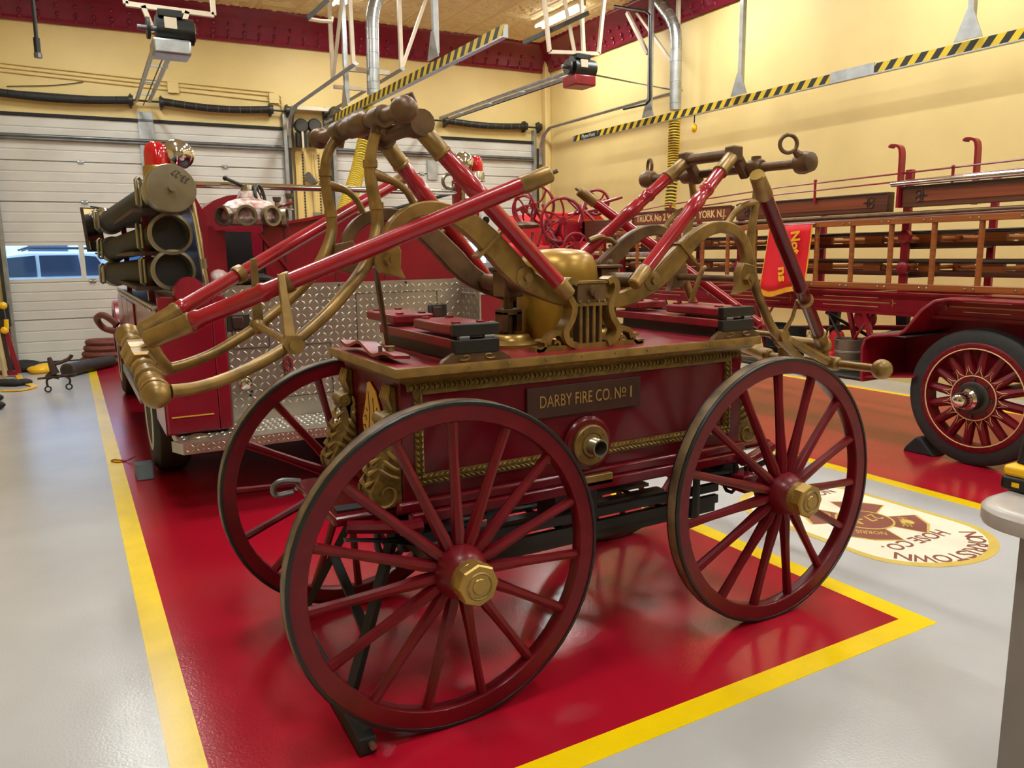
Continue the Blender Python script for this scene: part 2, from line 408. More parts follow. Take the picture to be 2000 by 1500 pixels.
# door tracks, jamb angles and dark head strips belong to the wall
def jamb(x, side):
    m = MB(); wbox(m, x-.03, x+.03, 0, 3.95, 0, .10); m.obj('jamb_angle', 'galv', wall_back)
    m = MB(); wbox(m, x+side*.03, x+side*.075, 0, 3.6, .02, .11); m.obj('door_track', 'dark_steel', wall_back)
for x, s_ in ((D1[0]+.01, -1), (D1[1]+.02, 1), (D2[0]-.01, -1), (D2[1]+.01, 1)): jamb(x, s_)
m = MB(); wbox(m, D1[0], D1[1], 3.70, 3.745, -.01, .03); m.obj('head_strip', 'black_matte', wall_back)
m = MB(); wbox(m, D2[0], D2[1], 3.70, 3.745, -.01, .03); m.obj('head_strip', 'black_matte', wall_back)
# pilaster between the doors: cream boards with perforated straps, wiring and outlets
m = MB(); wbox(m, 3.60, 4.12, 0, 3.36, 0, .06); pil = m.obj('pilaster', 'column_cream', wall_back)
for x in (3.64, 3.78, 3.92, 4.06):
    m = MB(); wbox(m, x-.055, x+.055, 0, 3.34, .055, .075); m.obj('board', 'column_cream', pil)
holes = MB()
for x in (3.71, 3.98):
    for k in range(66):
        z = .1+k*.049; wbox(holes, x-.014, x+.014, z, z+.026, .074, .079); 
tag(holes.obj('strap_holes', 'dark_steel', pil), kind='stuff')
m = MB(); wbox(m, 3.83, 3.95, 2.19, 2.33, .07, .12); ob = m.obj('outlet_box', 'nickel', pil)
for dx in (-.03, .03):
    m = MB(); m.cyl(WP(3.89+dx, 2.26, .115), WP(3.89+dx, 2.26, .125), .02, n=10); m.obj('socket', 'black', ob)
m = MB(); m.tube(cat_path([WP(3.74, 3.3, .085), WP(3.76, 2.9, .09), WP(3.84, 2.75, .09), WP(3.86, 2.35, .09)]), .006, 6); m.tube(cat_path([WP(3.9, 3.3, .085), WP(3.93, 2.9, .09), WP(4.02, 2.7, .09), WP(4.03, 1.6, .09)]), .006, 6); m.obj('wiring', 'cream_strap', pil)
m = MB(); m.bar(WP(3.76, 2.98, .12), WP(3.86, 2.8, .2), .09, .09); m.cyl(WP(3.7, 2.86, .1), WP(3.78, 2.9, .15), .012); m.obj('clamp_lamp', 'steel', pil)
# spring shafts and spring tubes above the doors
def shaft_set(name, label, x0, x1, springs, sag):
    r = thing(name, label, 'door spring', WP((x0+x1)/2, 3.95))
    MB().cyl(WP(x0, 4.02, .12), WP(x1, 3.99, .12), .016, n=8).obj('shaft', 'dark_steel', r)
    for (a, b, mt) in springs:
        pts = [WP(lerp(a, b, t), 4.01-sag*math.sin(PI*t)-.01*t, .13) for t in [k/10 for k in range(11)]]
        sp = MB().tube(pts, .058, 12).obj('spring', mt, r)
        for t in range(0, 11, 1):
            MB().torus(pts[t], pts[min(t+1, 10)]-pts[max(t-1, 0)], .058, .005, 14, 5).obj('coil_band', 'steel' if mt == 'spring' else 'black', sp)
    for x in [x0+.05, x1-.03]+[s[0] for s in springs]+[s[1] for s in springs]:
        m = MB().cyl(WP(x-.03, 4.0, .125), WP(x+.03, 4.0, .125), .075, n=14); wbox(m, x-.012, x+.012, 3.9, 4.1, 0, .12); m.obj('drum_bracket', 'dark_steel', r)
    return r
shaft_set('torsion_spring', 'long black torsion springs on a shaft above the left overhead door', D1[0]-.2, D1[1]+.1, ((-.9, 1.12, 'rubber'), (1.55, 3.22, 'spring')), .05)
shaft_set('torsion_spring', 'torsion springs on a shaft above the right overhead door', D2[0]-.2, D2[1]+.12, ((4.5, 5.35, 'spring'), (6.35, 8.0, 'spring')), .04)
# conduit runs on the door wall
cr = thing('conduit_run', 'thin yellow conduits running along the wall above the left door', 'conduit', WP(1.5, 4.3))
for z0, z1 in ((4.36, 4.3), (4.30, 4.24), (4.24, 4.15)):
    MB().tube([WP(-.9, z0+.08, .02), WP(1.1, z0, .02), WP(3.3, z1, .02), WP(3.42, z1-.06, .03), WP(3.45, 3.95, .03)], .011, 6).obj('conduit', 'wall', cr)
for x, z in ((1.75, 4.25), (3.3, 4.2)):
    m = MB(); wbox(m, x-.08, x+.08, z-.08, z+.08, 0, .06); m.obj('junction_box', 'wall', cr)
MB().tube(cat_path([WP(-.5, 4.1, .02), WP(.1, 4.16, .02), WP(.5, 4.24, .02)]), .006, 5).obj('loose_wire', 'dark_steel', cr)
# ---------------------------------------------------------------- ceiling lights
def strip_light(x, y, lab, grp=None):
    r = thing('strip_light', lab, 'ceiling light', (x, y, 5.33), grp)
    m = MB().box((x-.07, y-.66, 5.40), (x+.07, y+.66, 5.488)); m.obj('housing', 'strut_white', r)
    m = MB(); m.prism([(x-.085, y-.66, 5.415), (x-.075, y-.66, 5.425), (x+.075, y-.66, 5.425), (x+.085, y-.66, 5.415), (x+.085, y-.66, 5.42), (x+.075, y-.66, 5.432), (x-.075, y-.66, 5.432), (x-.085, y-.66, 5.42)], (0, 1.32, 0)); m.obj('reflector', 'strut_white', r)
    for dx in (-.07, .07): MB().cyl((x+dx, y-.62, 5.385), (x+dx, y+.62, 5.385), .019, n=10).obj('tube_lamp', 'tube_light', r)
    ld = bpy.data.lights.new('strip_glow', 'AREA'); ld.shape = 'RECTANGLE'; ld.size = .26; ld.size_y = 1.24; ld.energy = LAMP_W; ld.color = LAMP_COL
    lo = bpy.data.objects.new('strip_glow', ld); COL.objects.link(lo); lo.parent = r; lo.location = (0, 0, .03)
strip_light(7.42, 11.35, 'fluorescent strip light on the tin ceiling near the right wall')
strip_light(4.02, 11.75, 'fluorescent strip light at the top edge above the striped rail')
for x in (.45, 4.02, 7.42):
    for y in (11.5, 8.2, 4.9, 1.6, -1.7):
        if not (x > 3 and y > 11): strip_light(x, y, 'fluorescent strip light on the ceiling outside the picture', 'ceiling strip lights out of view')
# ---------------------------------------------------------------- outside the door window
struct('ground', MB().box((-14, 14.25, -.25), (16, 34, -.06)), 'asphalt', loc=(0, 20, 0))
b = thing('far_building', 'pale building across the street seen through the door window', 'building', (0, 30, -.06))
MB().box((-14, 29.5, -.06), (16, 31, 6)).obj('facade', 'far_wall', b)
for k in range(12): MB().box((-12+k*2.2, 29.44, .9), (-10.9+k*2.2, 29.52, 2.4)).obj('window', 'car_glass', b)
suv = thing('suv', 'white sport utility vehicle parked outside the door window', 'car', (-.6, 17.9, -.06))
def side(y): return [V((x, y, z)) for x, z in ((-3.1, .35), (-3.15, .8), (-2.9, 1.05), (-1.75, 1.2), (1.35, 1.2), (1.42, .9), (1.4, .4), (.9, .3), (-2.5, .3))]
MB().prism(side(17.1), (0, 1.75, 0)).obj('body', 'suv_white', suv, bev=.06)
gh = [V((x, 17.15, z)) for x, z in ((-1.75, 1.2), (-1.0, 1.68), (-.6, 1.74), (.75, 1.72), (1.05, 1.62), (1.36, 1.2))]
cab = MB().prism(gh, (0, 1.65, 0)).obj('cabin', 'suv_white', suv, bev=.04)
for q in (((-1.4, 1.27), (-.92, 1.62), (-.48, 1.66), (-.48, 1.27)), ((-.42, 1.27), (-.42, 1.66), (.22, 1.66), (.26, 1.27)), ((.33, 1.27), (.30, 1.65), (.52, 1.63), (.74, 1.27))):
    MB().prism([V((x, 17.14, z)) for x, z in q], (0, -.012, 0)).obj('side_window', 'car_glass', cab)
for yy in (17.25, 18.6): MB().tube([(-.75, yy, 1.76), (-.6, yy, 1.81), (.55, yy, 1.79), (.7, yy, 1.75)], .02, 6).obj('roof_rail', 'black', suv)
for x in (-2.3, .75):
    for yy in (17.08, 18.7):
        wv = MB().cyl((x, yy, .30), (x, yy+.2, .30), .36, n=24).obj('wheel', 'rubber', suv); MB().cyl((x, yy-.01, .30), (x, yy+.05, .30), .22, n=18).obj('hub_cap', 'galv', wv)
# ================================================================ the hand-pumped engine
EC = V((1.80, 2.80, 0)); CY = 2.80
E = thing('hand_pumper', 'deep red hand pumped fire engine with brass levers and four tall spoked wheels', 'fire engine', EC)
def mir(p): return V((p[0], 2*CY-p[1], p[2]))          # far side of the engine
def mirx(p): return V((2*EC.x-p[0], p[1], p[2]))
# ---- body box
BX0, BX1, BY0, BY1, BZ0, BZ1 = .965, 2.60, 2.50, 3.10, .70, 1.165
body = MB().box((BX0, BY0, BZ0), (BX1, BY1, BZ1)).obj('body', 'engine_red', E, bev=.006)
for sx in (BX0-.001, BX1-.069):
    for sy in (BY0-.006, BY1-.064): MB().box((sx, sy, BZ0), (sx+.07, sy+.07, BZ1)).obj('corner_post', 'engine_red', body, bev=.004)
MB().box((BX0-.03, BY0-.025, BZ0-.015), (BX1+.03, BY1+.025, BZ0+.03)).obj('base_moulding', 'engine_red', body, bev=.012)
def carved(p, q, w, nrm, name='carved_moulding', n=None):
    """gilt moulding with overlapping leaf bumps along p-q"""
    p, q, nrm = V(p), V(q), V(nrm); d = q-p; L = d.length; t = d/L; s = t.cross(nrm)
    m = MB().bar(p, q, w, .012, nrm)
    n = n or int(L/.021)
    for k in range(n):
        c = p+t*(L*(k+.5)/n)+nrm*.006
        for sg in (-1, 1):
            a = c-t*.012+s*(sg*w*.06); b2 = c+t*.012+s*(sg*w*.42)
            m.tube([a, (a+b2)/2+nrm*.006, b2], [.003, .006, .002], 5)
    return m.obj(name, 'gold_paint', body)
FX0, FX1, FZ0, FZ1 = 1.03, 2.52, .80, 1.125
for yy, nn in ((BY0-.004, V((0, -1, 0))), (BY1+.004, V((0, 1, 0)))):
    MB().bar((FX0-.02, yy, FZ1), (FX1+.02, yy, FZ1), .014, .034).obj('panel_moulding', 'gold_paint', body, bev=.003)
    for x in (FX0, FX1): carved((x, yy, FZ0), (x, yy, FZ1-.017), .034, nn)
    carved((FX0-.017, yy, FZ0), (1.66, yy, FZ0), .04, nn); carved((1.86, yy, FZ0), (FX1+.017, yy, FZ0), .04, nn)
# ---- name plate
npl = MB().box((1.475, BY0-.013, .965), (2.022, BY0-.001, 1.088)).obj('name_plate', 'plate_brown', body, bev=.002)
lettering('DARBY FIRE CO.', .068, (1.70, BY0-.0145, 1.027), (1, 0, 0), (0, 0, 1), 'letter_gold', npl, width=.34)
lettering('N', .068, (1.902, BY0-.0145, 1.027), (1, 0, 0), (0, 0, 1), 'letter_gold', npl, width=.03)
lettering('o', .05, (1.934, BY0-.0145, 1.042), (1, 0, 0), (0, 0, 1), 'letter_gold', npl, width=.022)
MB().box((1.925, BY0-.0155, 1.012), (1.943, BY0-.013, 1.016)).obj('lettering', 'letter_gold', npl)
lettering('I', .068, (1.970, BY0-.0145, 1.027), (1, 0, 0), (0, 0, 1), 'letter_gold', npl, width=.008)
# ---- outlet
OC = V((1.757, BY0, .835))
ot = MB().lathe([(.115, 0), (.115, .012), (.105, .022), (.10, .024)], OC, (0, -1, 0), 32).obj('outlet_boss', 'engine_red', body)
MB().lathe([(.083, .02), (.083, .038), (.078, .042), (.052, .042), (.050, .038), (.047, .038), (.045, .046), (.036, .048)], OC, (0, -1, 0), 32).obj('flange', 'brass', ot)
nz = [(.036, .04)]
for k in range(5): nz += [(.036, .05+k*.01), (.0325, .055+k*.01)]
MB().lathe(nz+[(.036, .10), (.029, .10), (.029, .02)], OC, (0, -1, 0), 24, caps=False).obj('nozzle', 'nickel', ot)
MB().cyl(OC+V((0, -.042, 0)), OC+V((0, -.05, 0)), .03, n=20).obj('bore', 'black', ot)
for k in range(4):
    a = .6+k*PI/2; MB().cyl(OC+V((math.cos(a)*.068, -.04, math.sin(a)*.068)), OC+V((math.cos(a)*.068, -.047, math.sin(a)*.068)), .006, n=6).obj('bolt', 'brass', ot)
MB().box((1.70, BY0-.045, .665), (1.86, BY0-.02, .71)).obj('outlet_bracket', 'brass', E, bev=.004)
# ---- deck with gilt crown moulding
TX0, TX1, TY0, TY1, TZ = .925, 2.64, 2.42, 3.18, 1.217
deck = MB().box((TX0+.012, TY0+.012, TZ-.03), (TX1-.012, TY1-.012, TZ)).obj('deck', 'seat_red', E, bev=.003)
def ring(pr, name, m):
    mb = MB(); n = len(pr); vs = []
    for o, z in pr:
        for x, y in ((TX0+o, TY0+o), (TX1-o, TY0+o), (TX1-o, TY1-o), (TX0+o, TY1-o)): vs.append((x, y, z))
    fs = [(i*4+k, i*4+(k+1) % 4, (i+1)*4+(k+1) % 4, (i+1)*4+k) for i in range(n-1) for k in range(4)]
    return mb.add(vs, fs).obj(name, m, deck, ang=20)
ring([(.014, TZ+.001), (.002, TZ), (0, TZ-.006), (0, TZ-.03), (.004, TZ-.034), (.016, TZ-.037)], 'deck_edge', 'brass')
ring([(.016, TZ-.036), (.028, TZ-.05), (.05, TZ-.062), (.062, TZ-.068), (.064, TZ-.092), (.08, TZ-.095)], 'crown_moulding', 'gold_paint')
eg = MB()
for k in range(80):
    x = TX0+.08+k*(TX1-TX0-.16)/79
    eg.sph((x, TY0+.060, TZ-.079), .011, 6, 4, (.8, .5, 1.0)); eg.tube([(x+.01, TY0+.056, TZ-.066), (x+.012, TY0+.052, TZ-.08), (x+.008, TY0+.06, TZ-.092)], .003, 4)
tag(eg.obj('egg_moulding', 'gold_paint', deck), kind='stuff')
for k in range(9): MB().sph((1.2+k*.16, TY0-.002, TZ-.012), .004, 6, 4).obj('brass_pin', 'nickel', deck)
# ---- corner corbels: S-scroll with acanthus leaves
def corbel(y, sx):
    X = BX0 if sx < 0 else BX1
    pr = [(0, 1.14), (.02, 1.14), (.026, 1.10), (.022, 1.05), (.05, 1.045), (.058, 1.02), (.045, 1.0), (.026, 1.0), (.03, .94), (.05, .89), (.085, .84), (.108, .80), (.116, .765), (.105, .735), (.08, .715), (.05, .712), (0, .715)]
    w = .115
    lo = [(0, 1.0)]+[p for p in pr if p[1] <= 1.0]; hi = [p for p in pr if p[1] >= 1.0]+[(0, 1.0)]
    c = MB().prism([V((X+sx*o, y-w/2, z)) for o, z in lo], (0, w, 0)).obj('scroll_corbel', 'gold_paint', E, bev=.004)
    MB().prism([V((X+sx*o, y-.032, z)) for o, z in hi], (0, .064, 0)).obj('corbel_neck', 'gold_paint', c, bev=.004)
    for k in range(4): MB().tube([V((X+sx*.018, y-.03+k*.02, 1.06)), V((X+sx*.032, y-.03+k*.02, 1.10)), V((X+sx*.022, y-.03+k*.02, 1.145))], [.006, .011, .004], 6).obj('acanthus_leaf', 'brass', c)
    for yy, s in ((y-w/2, -1), (y+w/2, 1)):
        sp = [V((X+sx*(.062+(.010+.0075*t)*math.cos(t*1.0)), yy+s*.002, .765+(.010+.0075*t)*math.sin(t))) for t in [k*.35 for k in range(28)] if .010+.0075*t < .062]
        MB().tube(sp, .0065, 6).obj('scroll_volute', 'brass', c)
        for k in range(7):
            z = .82+k*.03; o = max(.012, .085-k*.017)
            MB().tube(cat_path([V((X+sx*.008, yy+s*.001, z-.005)), V((X+sx*o*.55, yy+s*.008, z+.01)), V((X+sx*o, yy+s*.001, z+.04))], 3), [.004]+[.008]*5+[.003], 6).obj('acanthus_leaf', 'brass', c)
    for k in range(6):
        z = .78+k*.04; o = .112-k*.013
        for s in (-1, 1):
            MB().tube([V((X+sx*o, y+s*.004, z)), V((X+sx*(o+.008), y+s*.03, z+.02)), V((X+sx*(o-.012), y+s*.052, z+.04))], [.003, .011, .003], 6).obj('acanthus_leaf', 'brass', c)
    MB().cyl(V((X+sx*.042, y-.05, 1.022)), V((X+sx*.042, y+.05, 1.022)), .024, n=14).obj('scroll_roll', 'gold_paint', c)
for y in (BY0+.06, BY1-.06):
    corbel(y, -1); corbel(y, 1)
# ---- gilt lion head painted on the end panel
lion = [(0, .14), (.03, .13), (.055, .06), (.075, .02), (.10, -.02), (.095, -.06), (.07, -.08), (.03, -.10), (-.02, -.12), (-.06, -.2), (-.11, -.14), (-.13, -.04), (-.10, .05), (-.06, .11)]
LO = V((BX0-.003, 2.785, .985))
li = MB().prism([LO+V((0, a, b)) for a, b in lion], (-.004, 0, 0)).obj('lion_emblem', 'gold_flat', body)
for q in (((.08, -.01), (.06, .0), (.05, -.02)), ((.09, -.045), (.07, -.04), (.06, -.055)), ((.02, .10), (.01, .02), (.03, -.06)), ((-.03, .08), (-.04, 0), (-.02, -.08)), ((-.07, .05), (-.08, -.03), (-.06, -.12)), ((.05, .03), (.035, .02))):
    MB().tube([LO+V((-.0045, a, b)) for a, b in q], .0022, 4).obj('lion_line', 'black', li)
# ---- lower platform and undercarriage
plat = MB().box((.72, 2.53, .665), (2.86, 3.07, .70)).obj('lower_platform', 'engine_red', E, bev=.012)
for x in (.775, 2.80): MB().tube([(x-.02, 2.50, .675), (x+.18, 2.44, .655), (x+.23, 2.44, .655)] if x < 1 else [(x+.02, 2.50, .675), (x-.18, 2.44, .655), (x-.23, 2.44, .655)], .03, 8, flat=.8).obj('sill_horn', 'engine_red', E)
MB().box((.98, 2.455, .645), (2.58, 2.50, .69)).obj('side_sill', 'engine_red', E, bev=.008); MB().box((.98, 3.10, .645), (2.58, 3.145, .69)).obj('side_sill', 'engine_red', E, bev=.008)
for x, y in ((.80, 2.62), (.90, 2.56), (.80, 2.86), (.90, 3.02)): MB().prism([(x-.05, y-.03, .701), (x+.05, y-.04, .701), (x+.055, y+.02, .701), (x-.045, y+.03, .701)], (0, 0, .006)).obj('rubber_pad', 'rubber', plat)
for x in (1.034, 2.555):
    MB().cyl((x, 2.10, .568), (x, 2*CY-2.10, .568), .022, n=12).obj('axle', 'black', E)
    MB().box((x-.045, 2.36, .53), (x+.045, 3.24, .61)).obj('axle_bed', 'engine_red' if x > 2 else 'black', E, bev=.01)
    for y in (2.46, 3.14):
        m = MB()
        for k, L in enumerate((.30, .24, .18, .12)):
            m.tube([(x-L, y, .645-k*.012+.0), (x-L*.5, y, .615-k*.012), (x, y, .605-k*.012), (x+L*.5, y, .615-k*.012), (x+L, y, .645-k*.012)], .022, 4, flat=.3, fd=(0, 1, 0))
        m.obj('leaf_spring', 'black', E)
        for dx in (-.035, .035): MB().tube([(x+dx-.0, y-.03, .66), (x+dx, y-.03, .53), (x+dx, y-.015, .515), (x+dx, y+.015, .515), (x+dx, y+.03, .53), (x+dx, y+.03, .66)], .009, 6).obj('u_bolt', 'black', E)
MB().cyl((2.555, CY, .61), (2.555, CY, .67), .20, n=28).obj('turntable', 'black', E)
MB().cyl((2.52, 2.46, .60), (2.52, 2.60, .60), .06, n=16).obj('steering_drum', 'black', E)
# hook-shaped tow loops under the near end
for x, y in ((.88, 2.55), (.97, 2.60)): MB().tube(cat_path([(x, y, .66), (x, y, .56), (x+.03, y, .51), (x+.08, y, .52), (x+.09, y, .56)], 4), .013, 8).obj('tow_hook', 'black', E)
MB().tube(cat_path([(.74, 3.05, .70), (.67, 3.06, .71), (.635, 3.06, .69), (.645, 3.06, .655), (.71, 3.05, .66)], 4), .012, 8).obj('step_loop', 'steel', E)
# hose basket: black slats under the body
for k, (y, z) in enumerate(((2.48, .545), (2.48, .49), (2.50, .445), (2.62, .43), (2.74, .43), (2.86, .43), (2.98, .43), (3.10, .445), (3.12, .49), (3.12, .545))):
    MB().box((1.16, y-.013 if abs(y-CY) > .25 else y-.03, z-.018 if abs(y-CY) > .25 else z-.008), (2.46, y+.013 if abs(y-CY) > .25 else y+.03, z+.018 if abs(y-CY) > .25 else z+.008)).obj('basket_slat', 'black', E)
for x in (1.30, 1.76, 2.32):
    MB().tube([(x, 2.46, .66), (x, 2.46, .43), (x, 2.51, .415), (x, 3.09, .415), (x, 3.14, .43), (x, 3.14, .66)], .022, 4, flat=.25, fd=(1, 0, 0)).obj('basket_strap', 'black', E)
MB().box((1.62, 2.52, .52), (1.74, 2.66, .66)).obj('hanger_block', 'black', E)
# tow frame leaning from the axle down to a cross bar on the floor
xb = .70
MB().bar((xb, 2.21, .035), (xb+.02, 3.30, .035), .06, .06).obj('tow_crossbar', 'black_matte', E, bev=.006)
MB().cyl((xb+.012, 2.19, .04), (xb+.012, 2.225, .04), .012, n=8).obj('crossbar_bolt', 'nickel', E)
for y0, y1 in ((2.62, 2.46), (2.98, 3.14)): MB().bar((.99, y0, .64), (xb+.02, y1, .06), .035, .03).obj('tow_leg', 'black_matte', E)
MB().bar((.86, 3.05, .36), (.813, 2.52, .26), .035, .02).obj('tow_brace', 'black_matte', E)
# ---- wheels
def wheel(x, yr, z, R, out, a0):
    """rim centre at yr, hub standing out on the side out (-1 towards the camera)"""
    hy = yr+out*.035; n = 60
    wr = MB(); pr = [(R-.012, -.029), (R-.012, .029), (R-.066, .026), (R-.07, .02), (R-.07, -.02), (R-.066, -.026)]
    vs = []
    for i in range(n):
        a = 2*PI*i/n
        for r, h in pr: vs.append((x+r*math.cos(a), yr+h, z+r*math.sin(a)))
    m = len(pr)
    wr.add(vs, [(i*m+k, i*m+(k+1) % m, ((i+1) % n)*m+(k+1) % m, ((i+1) % n)*m+k) for i in range(n) for k in range(m)])
    wo = wr.obj('wheel', 'wheel_red', E)
    ty = MB(); vs = []; pr = [(R, -.026), (R-.003, -.031), (R-.012, -.032), (R-.012, .032), (R-.003, .031), (R, .026)]; m = len(pr)
    for i in range(n):
        a = 2*PI*i/n
        for r, h in pr: vs.append((x+r*math.cos(a), yr+h, z+r*math.sin(a)))
    ty.add(vs, [(i*m+k, i*m+(k+1) % m, ((i+1) % n)*m+(k+1) % m, ((i+1) % n)*m+k) for i in range(n) for k in range(m)])
    ty.obj('iron_tyre', 'tyre_iron', wo)
    for s in (-1, 1): MB().lathe([(R-.014, .0305), (R-.013, .0335), (R-.0035, .033), (R+.0006, .028), (R+.0004, .022)], (x, yr, z), (0, s, 0), 60, caps=False).obj('tyre_edge', 'black', wo)
    for k in range(15):
        a = math.radians(a0+24*k); u = V((math.cos(a), 0, math.sin(a)))
        pts = [V((x, hy, z))+u*.06, V((x, hy, z))+u*.13, V((x, lerp(hy, yr, .35), z))+u*.25, V((x, lerp(hy, yr, .7), z))+u*.38, V((x, yr, z))+u*(R-.068)]
        MB().tube(pts, [.022, .026, .0205, .0185, .021], 8, flat=.88, fd=(0, 1, 0)).obj('spoke', 'wheel_red', wo)
    prh = [(.055, -.09), (.07, -.085), (.078, -.06), (.085, -.045), (.092, -.03), (.094, 0), (.092, .03), (.084, .05), (.078, .075), (.066, .085), (.064, .10)]
    MB().lathe(prh, (x, hy, z), (0, out, 0), 28).obj('hub', 'wheel_red', wo)
    cp = MB().lathe([(.066, .085), (.067, .115), (.060, .125)], (x, hy, z), (0, out, 0), 24)
    cp.lathe([(.071, .112), (.071, .150), (.066, .156), (.048, .157), (.046, .153), (.043, .153), (.041, .158), (.028, .158), (.026, .155), (.024, .155), (.022, .160), (.001, .161)], (x, hy, z), (0, out, 0), 8)
    cp.obj('hub_cap', 'gold_brass', wo, ang=25)
    MB().lathe([(.047, .1575), (.043, .161), (.040, .1585)], (x, hy, z), (0, out, 0), 28, caps=False).obj('cap_ring', 'brass', wo); MB().lathe([(.027, .1585), (.024, .163), (.001, .164)], (x, hy, z), (0, out, 0), 20).obj('cap_button', 'gold_brass', wo)
wheel(1.034, 2.24, .566, .566, -1, 89); wheel(2.555, 2.235, .576, .576, -1, 91)
wheel(1.040, 2*CY-2.24, .572, .572, 1, 80); wheel(2.555, 2*CY-2.24, .572, .572, 1, 86)
# ---- folding seat boards across each end of the deck
def seat_stack(xa, xb_, nearblack=True):
    MB().box((xa, 2.475, 1.263), (xb_, 3.20, 1.300)).obj('seat_board', 'seat_red', E, bev=.006)
    for y0, y1 in ((2.475, 2.815), (3.02, 3.36)):
        b_ = MB().box((xa, y0, 1.312), (xb_, y1, 1.350)).obj('folding_seat', 'seat_red', E, bev=.008)
        for x in (xa+.04, xb_-.04):
            for yy in (y0+.02, y1-.05): MB().box((x-.012, yy, 1.350), (x+.012, yy+.03, 1.357)).obj('hinge_leaf', 'seat_red', b_)
    MB().box((xa, 2.44, 1.248), (xb_, 2.475, 1.298)).obj('end_cap', 'black', E, bev=.004); MB().box((xa, 2.44, 1.310), (xb_, 2.475, 1.353)).obj('end_cap', 'black', E, bev=.004)
    for x in (xa+.04, xb_-.04): MB().cyl((x-.02, 2.452, 1.304), (x+.02, 2.452, 1.304), .012, n=10).obj('hinge_pin', 'steel', E)
    MB().box((xa+.02, 2.50, TZ), (xa+.06, 3.16, 1.263)).obj('seat_riser', 'black', E); MB().box((xb_-.06, 2.50, TZ), (xb_-.02, 3.16, 1.263)).obj('seat_riser', 'seat_red', E)
    xm = (xa+xb_)/2
    br = MB().prism([(xm-.14, 2.445, TZ), (xm+.14, 2.445, TZ), (xm+.13, 2.445, TZ+.012), (xm+.09, 2.445, TZ+.035), (xm, 2.445, TZ+.04), (xm-.09, 2.445, TZ+.035), (xm-.13, 2.445, TZ+.012)], (0, .025, 0)).obj('carved_bracket', 'old_brass', E)
    for s in (-1, 1): MB().tube([V((xm+s*(.05+(.004+.0045*t)*math.cos(t)), 2.443, TZ+.02+(.002+.002*t)*math.sin(t))) for t in [k*.5 for k in range(12)]], .003, 5).obj('bracket_scroll', 'brass', br)
seat_stack(1.155, 1.335); seat_stack(2.43, 2.615)
# moulded red crest on the near end of the deck
cr_ = MB().strip(cat_path([(.985, 3.10, TZ+.03), (.98, 3.0, TZ+.02), (.99, 2.90, TZ+.045), (.99, 2.82, TZ+.03), (.985, 2.72, TZ+.012), (.99, 2.62, TZ+.03), (1.0, 2.55, TZ+.022)], 4), .035, (.1, 0, 1), .012).obj('deck_crest', 'seat_red', E)
MB().cyl((.99, 2.74, TZ), (.99, 2.74, TZ+.045), .008, n=8).obj('crest_bolt', 'old_brass', E)
MB().lathe([(.03, 0), (.03, .012), (.018, .016), (.014, .03), (.02, .034)], (1.05, 2.80, TZ), (0, 0, 1), 14).obj('prop_foot', 'brass', E)
# ---- pump: brass air chamber, lyre frames, cylinders
AC = V((1.83, CY+.02, TZ))
MB().lathe([(.185, 0), (.185, .02), (.177, .03), (.177, .20), (.174, .28), (.166, .33), (.148, .365), (.115, .385), (.06, .394), (.001, .396)], AC, (0, 0, 1), 40).obj('air_chamber', 'dome_brass', E)
def lyre(y0, s):
    yc = y0; x = 1.80; th = .045
    R_ = MB()
    for sg in (-1, 1):
        path = cat_path([V((x+sg*.075, yc, 1.478)), V((x+sg*.10, yc, 1.488)), V((x+sg*.118, yc, 1.465)), V((x+sg*.112, yc, 1.43)), V((x+sg*.088, yc, 1.385)), V((x+sg*.10, yc, 1.335)), V((x+sg*.128, yc, 1.29)), V((x+sg*.115, yc, 1.25)), V((x+sg*.075, yc, 1.232))], 5)
        R_.strip(path, .013, (0, 1, 0), th+.02)
        foot = cat_path([V((x+sg*.12, yc, 1.245)), V((x+sg*.15, yc, 1.285)), V((x+sg*.19, yc, 1.275)), V((x+sg*.205, yc, 1.245))], 5)
        R_.strip(foot, .010, (0, 1, 0), th)
        sp = [V((x+sg*(.235+(.006+.006*t)*math.cos(t+1)), yc, 1.25+(.006+.006*t)*math.sin(t+1))) for t in [k*.5 for k in range(10)]]
        R_.strip(sp, .006, (0, 1, 0), th)
        sp = [V((x+sg*(.165+(.004+.004*t)*math.cos(t)), yc, 1.243+(.004+.004*t)*math.sin(t))) for t in [k*.5 for k in range(10)]]
        R_.strip(sp, .005, (0, 1, 0), th*.8)
    R_.box((x-.265, yc-th/2, TZ), (x+.265, yc+th/2, TZ+.02)); R_.box((x-.075, yc-th/2, 1.385), (x+.075, yc+th/2, 1.40))
    ly = R_.obj('lyre_frame', 'brass', E, bev=.003)
    for k in range(4): MB().cyl((x-.048+k*.032, yc-.012, TZ+.02), (x-.048+k*.032, yc-.012, 1.385), .0075, n=8).obj('lyre_string', 'brass', ly)
    MB().box((x-.065, yc+.01*s-.006, TZ+.02), (x+.065, yc+.01*s+.006, 1.39)).obj('lyre_backing', 'plate_brown', ly)
    MB().box((x-.07, yc-th/2, 1.40), (x+.07, yc+th/2, 1.475)).obj('bearing_block', 'old_brass', ly, bev=.004)
    MB().box((x-.075, yc-th/2-.004, 1.474), (x+.075, yc+th/2+.004, 1.484)).obj('bearing_cap', 'brass', ly)
    MB().cyl((x+.01, yc-s*.05, 1.43), (x+.01, yc+s*.02, 1.43), .019, n=14).obj('shaft_end', 'old_brass', ly)
    for dx in (-.06, -.02, .03, .06): MB().sph((x+dx, yc-th/2-.002, 1.403), .007, 6, 4).obj('stud', 'brass', ly)
lyre(2.545, 1); lyre(2*CY-2.545, -1)
